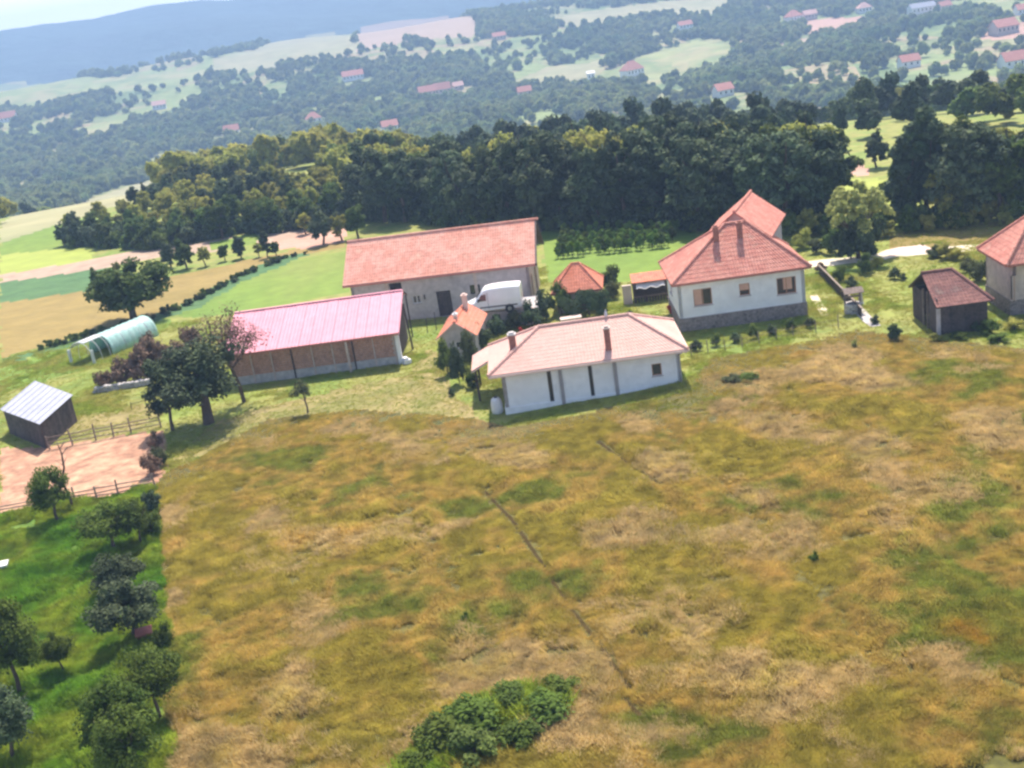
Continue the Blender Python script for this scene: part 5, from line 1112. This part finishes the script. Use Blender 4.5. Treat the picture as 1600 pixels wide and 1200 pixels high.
fence('post_fence', 'thin wire fence with posts along the lawn below the farmhouse', [(1080, 556), (1160, 542), (1240, 526), (1310, 512)], .9, 1.6, (.3, .75), m='old_wood', pr=.04, rr=.014)
fence('paddock_fence', 'short fence of two thin stakes on the grass right of the pink roof', [(668, 520), (682, 516)], 1.5, 1.0, (), m='dark_wood', pr=.045)
fence('garden_fence', 'low dark rail fence on the grass strip above the paddock', [(206, 640), (250, 630)], .7, 1.2, (.5,), m='dark_wood', pr=.04)
def board_fence():
    a, b_ = at(1280, 428), at(1348, 498); d = b_ - a; L = math.hypot(d[0], d[1]); t = thing('board_fence', 'dark board fence running down the slope between farmhouse lawn and well', 'fence', (a[0], a[1], 0), math.atan2(d[1], d[0])); n = int(L / .32)
    for k in range(n): b = MB(); b.box(k * .32 + .015, k * .32 + .3, -.015, .015, 0, .78 + random.uniform(-.03, .03)); b.build('board', 'dark_wood', t)
    b = MB(); b.box(0, L, -.1, .06, .82, .9); b.build('top_rail', 'old_wood', t)
    for k in range(0, n + 1, 6): b = MB(); b.box(k * .32 - .05, k * .32 + .05, .02, .12, -.2, .82); b.build('post', 'old_wood', t)
board_fence()
def well():
    p = at(1333, 488); t = thing('stone_well', 'round grey stone well with wooden posts and winch at the fence end', 'well', (p[0], p[1], 0)); pr = None
    for r_ in range(4):
        for k in range(10):
            an = (k + .5 * (r_ % 2)) * math.pi / 5
            if pr is None: b = MB(); b.box(-.17, .17, -.1, .1, 0, .2); pr = b.build('stone', 'stone', t); o = pr
            else: o = pr.copy(); COL.objects.link(o); o.parent = t
            o.location = (.58 * math.cos(an), .58 * math.sin(an), r_ * .21 - .05); o.rotation_euler = (0, 0, an + math.pi / 2)
    b = MB(); b.tube((0, 0, .0), (0, 0, .5), .48, .48, 12); b.build('shaft', 'void', t)
    for x in (-.62, .62): b = MB(); b.box(x - .06, x + .06, -.06, .06, -.1, 1.9); b.build('post', 'old_wood', t)
    b = MB(); b.tube((-.7, 0, 1.35), (.7, 0, 1.35), .09, .09, 8); b.build('winch', 'old_wood', t)
    b = MB(); b.slab([(-.8, -.55, 1.75), (.8, -.55, 1.75), (.8, 0, 2.1), (-.8, 0, 2.1)], .05); b.slab([(.8, .55, 1.75), (-.8, .55, 1.75), (-.8, 0, 2.1), (.8, 0, 2.1)], .05); b.build('roof', 'old_wood', t)
    p = at(1345, 474); b = MB(); b.path([(0, 0, 0), (0, 0, .15), (0, 0, .9), (0, 0, 1.2), (0, 0, 1.4)], [.28, .2, .14, .2, .08], 10); o = b.build('garden_pillar', 'stone'); o.location = (p[0], p[1], 0); tag(o, 'pale stone garden pillar behind the well', 'pillar')
well()

# ---------------------------------------------------------------- orchard
OT = [make_tree('plum_tree', '', 'fruit tree', None, crown_mesh(500 + i, 1.5, 1.35, 5200, .07, 'leaf_orchard', 1.9, 36, fill=.6, small=.75), trunk_mesh(80 + i, 2.0, .08, 7, .8, bare=2)) for i in range(4)]
OD = [make_tree('plum_tree', '', 'fruit tree', None, crown_mesh(520 + i, 1.5, 1.35, 5200, .07, 'leaf_dark', 1.9, 36, fill=.65, small=.75), trunk_mesh(85 + i, 2.0, .08, 7, .8, bare=2)) for i in range(2)]
for px, py, kk, s, sz, lab in [(92, 815, OT, 1.2, 1.15, 'leafy fruit tree just below the log fence of the paddock'), (182, 862, OT, 1.35, 1.0, 'wide bushy fruit tree below the right part of the paddock'), (222, 850, OT, .8, .9, 'small fruit tree in the corner of orchard and meadow'),
        (190, 932, OD, 1.15, .8, 'dark low fruit tree, third down along the meadow boundary'), (212, 1005, OD, 1.45, 1.1, 'big dark fruit tree above the red box'), (30, 1083, OT, 1.25, 1.5, 'fruit tree with open crown at the left edge'), (100, 1052, OT, .6, .7, 'small fruit tree right of the open crowned one'),
        (22, 1195, OD, 1.1, 1.2, 'dark fruit tree in the lower left corner'), (205, 1192, OT, 1.2, 1.2, 'fruit tree at the bottom beside the meadow boundary'), (250, 1120, OT, 1.0, 1.1, 'fruit tree above the bottom one on the meadow boundary'), (215, 1225, OT, 1.1, 1.1, 'fruit tree cut off by the bottom edge')]:
    tree_at(px, py, kk, s * .98, lab, sz=sz * 1.02)
for px, py, mk, s, lab in [(240, 800, 'leaf_dark', .7, 'dark shrub at the top of the orchard boundary'), (240, 838, 'leaf_orchard', .75, 'green shrub on the orchard boundary below the paddock'), (258, 1015, 'leaf_orchard', .6, 'green shrub on the orchard boundary right of the red box'), (262, 1070, 'leaf_orchard', .8, 'green shrub on the lower orchard boundary')]: tree_at(px, py, BU[mk], s, lab, sz=s * 1.5)
b = MB(); b.path([(0, 0, -.2), (.05, 0, 1.0), (-.25, .1, 2.0), (.2, 0, 3.0), (.3, 0, 4.0), (.2, 0, 4.9)], [.1, .09, .08, .07, .05, .02], 7)
for q in ((.2, 0, 3.2), (.3, 0, 3.9), (.25, 0, 4.3)):
    for a_ in range(3): an = random.uniform(0, 6.3); b.path([q, (q[0] + .45 * math.cos(an), q[1] + .45 * math.sin(an), q[2] + .45)], [.03, .01], 4)
t = b.build('bare_tree', 'bark', None, True); p = at(114, 796); t.location = p; tag(t, 'thin crooked bare trunk rising in front of the paddock', 'tree')
for px, py, s, lab in [(236, 742, .8, 'brownish bush on the right side of the paddock'), (252, 728, .7, 'ragged bush at the paddock corner by the meadow'), (244, 700, .6, 'small brown bush under the ragged tree')]: tree_at(px, py, BU['leaf_brown' if px < 250 else 'leaf_olive'], s, lab, sz=s * 1.4)
for px, py, s in [(60, 712, .6), (78, 708, .5)]: pass
p = at(229, 1004); t = thing('beehive', 'small reddish beehive box under the big dark fruit tree', 'beehive', p, .3)
b = MB(); b.box(-.35, .35, -.3, .3, .1, .6); b.build('box', 'red_tin', t); b = MB(); b.slab([(-.42, -.38, .66), (.42, -.38, .66), (.42, .38, .72), (-.42, .38, .72)], .06); b.build('lid', 'red_tin', t)
for x in (-.28, .28): b = MB(); b.box(x - .04, x + .04, -.25, .25, -.05, .1); b.build('leg', 'dark_wood', t)
p = at(4, 896); t = thing('beehive', 'white beehive box on the orchard grass at the left edge', 'beehive', p, .2)
b = MB(); b.box(-.4, .4, -.3, .3, .1, .55); b.build('box', 'frame_white', t); b = MB(); b.slab([(-.46, -.36, .62), (.46, -.36, .62), (.46, .36, .66), (-.46, .36, .66)], .05); b.build('lid', 'frame_white', t)
for x in (-.3, .3): b = MB(); b.box(x - .04, x + .04, -.25, .25, -.05, .1); b.build('leg', 'dark_wood', t)

# scrub clump at the bottom of the meadow and single tufts of weeds
for px, py, mk, s, sz, lab in [(690, 1165, 'leaf_orchard', 1.3, .85, 'left bramble of the green clump at the bottom of the meadow'), (735, 1135, 'leaf_orchard', 1.4, .8, 'bramble in the middle left of the green clump'), (745, 1185, 'leaf_mid', 1.0, .8, 'lower middle bramble of the green clump'),
        (800, 1105, 'leaf_orchard', 1.1, .6, 'upper middle bramble of the clump'), (850, 1118, 'leaf_orchard', 1.3, .65, 'bramble on the right of the green clump'), (880, 1085, 'leaf_orchard', .9, .5, 'light right tip of the bramble clump'), (820, 1160, 'leaf_orchard', 1.1, .6, 'low weeds below the green clump'), (660, 1200, 'leaf_orchard', .9, .7, 'green bramble at the lower left foot of the clump'),
        (727, 975, 'leaf_orchard', .3, .4, 'single dark weed standing in the middle of the meadow'), (1272, 878, 'leaf_orchard', .3, .35, 'dark green weed in the right half of the meadow'), (1170, 592, 'leaf_orchard', .9, .3, 'low green nettle patch in the meadow near the bungalow'), (1145, 596, 'leaf_olive', .8, .3, 'low olive weed patch by the nettles'),
        (1335, 545, 'leaf_pale', .25, .5, 'pale little weed at the upper meadow edge')]:
    tree_at(px, py, BU[mk], s, lab, name='bramble_bush', sz=sz)

# ---------------------------------------------------------------- distant houses
def far_house(px, py, L, D, e, h, roof, wallm, label, rz=0.0, hip=False):
    p = at(px, py); t = thing('distant_house', label, 'house', p, rz, 'houses scattered over the far hills')
    E = [(-L / 2, -D / 2, e), (L / 2, -D / 2, e), (L / 2, D / 2, e), (-L / 2, D / 2, e)]; k = D / 2 if hip else 0; r0, r1 = (-L / 2 + k, 0, h), (L / 2 - k, 0, h)
    b = MB(); b.slab([E[0], E[1], r1, r0], .2); b.slab([E[2], E[3], r0, r1], .2)
    if hip: b.slab([E[1], E[2], r1], .2); b.slab([E[3], E[0], r0], .2)
    b.build('roof', roof, t)
    x, y = L / 2 - .5, D / 2 - .5; b = MB(); b.box(-x, x, -y, y, -1.5, e - .05)
    if not hip:
        for s in (-x, x): b.poly((s, -y, e - .05), (s, y, e - .05), (s, 0, h - .3))
    b.build('wall', wallm, t); n = max(2, int(L / 3.5))
    for i in range(n): u = -x + (i + .5) * 2 * x / n; b = MB(); b.box(u - .6, u + .6, -y - .05, -y + .02, e * .4, e * .8); b.build('window', 'glass', t)
for a in FAR_HOUSES:
    far_house(*a)

# ---------------------------------------------------------------- the air
hz = bpy.data.materials.new('haze'); hz.use_nodes = True; N = hz.node_tree.nodes; N.clear(); ho = N.new('ShaderNodeOutputMaterial'); pv = N.new('ShaderNodeVolumePrincipled')
pv.inputs['Color'].default_value = (.43, .66, 1.0, 1); pv.inputs['Density'].default_value = .00050; pv.inputs['Anisotropy'].default_value = 0.0
hz.node_tree.links.new(pv.outputs[0], ho.inputs['Volume'])
b = MB(); b.box(-3850, 3850, -3850, 3850, -130, 190); me = bpy.data.meshes.new('haze'); me.from_pydata(b.v, [], b.f); me.materials.append(hz); o = add('haze', me, kind='stuff')
# no two faces of a thing may stay unnamed: give every copied thing its own plain name suffix (Blender does it)
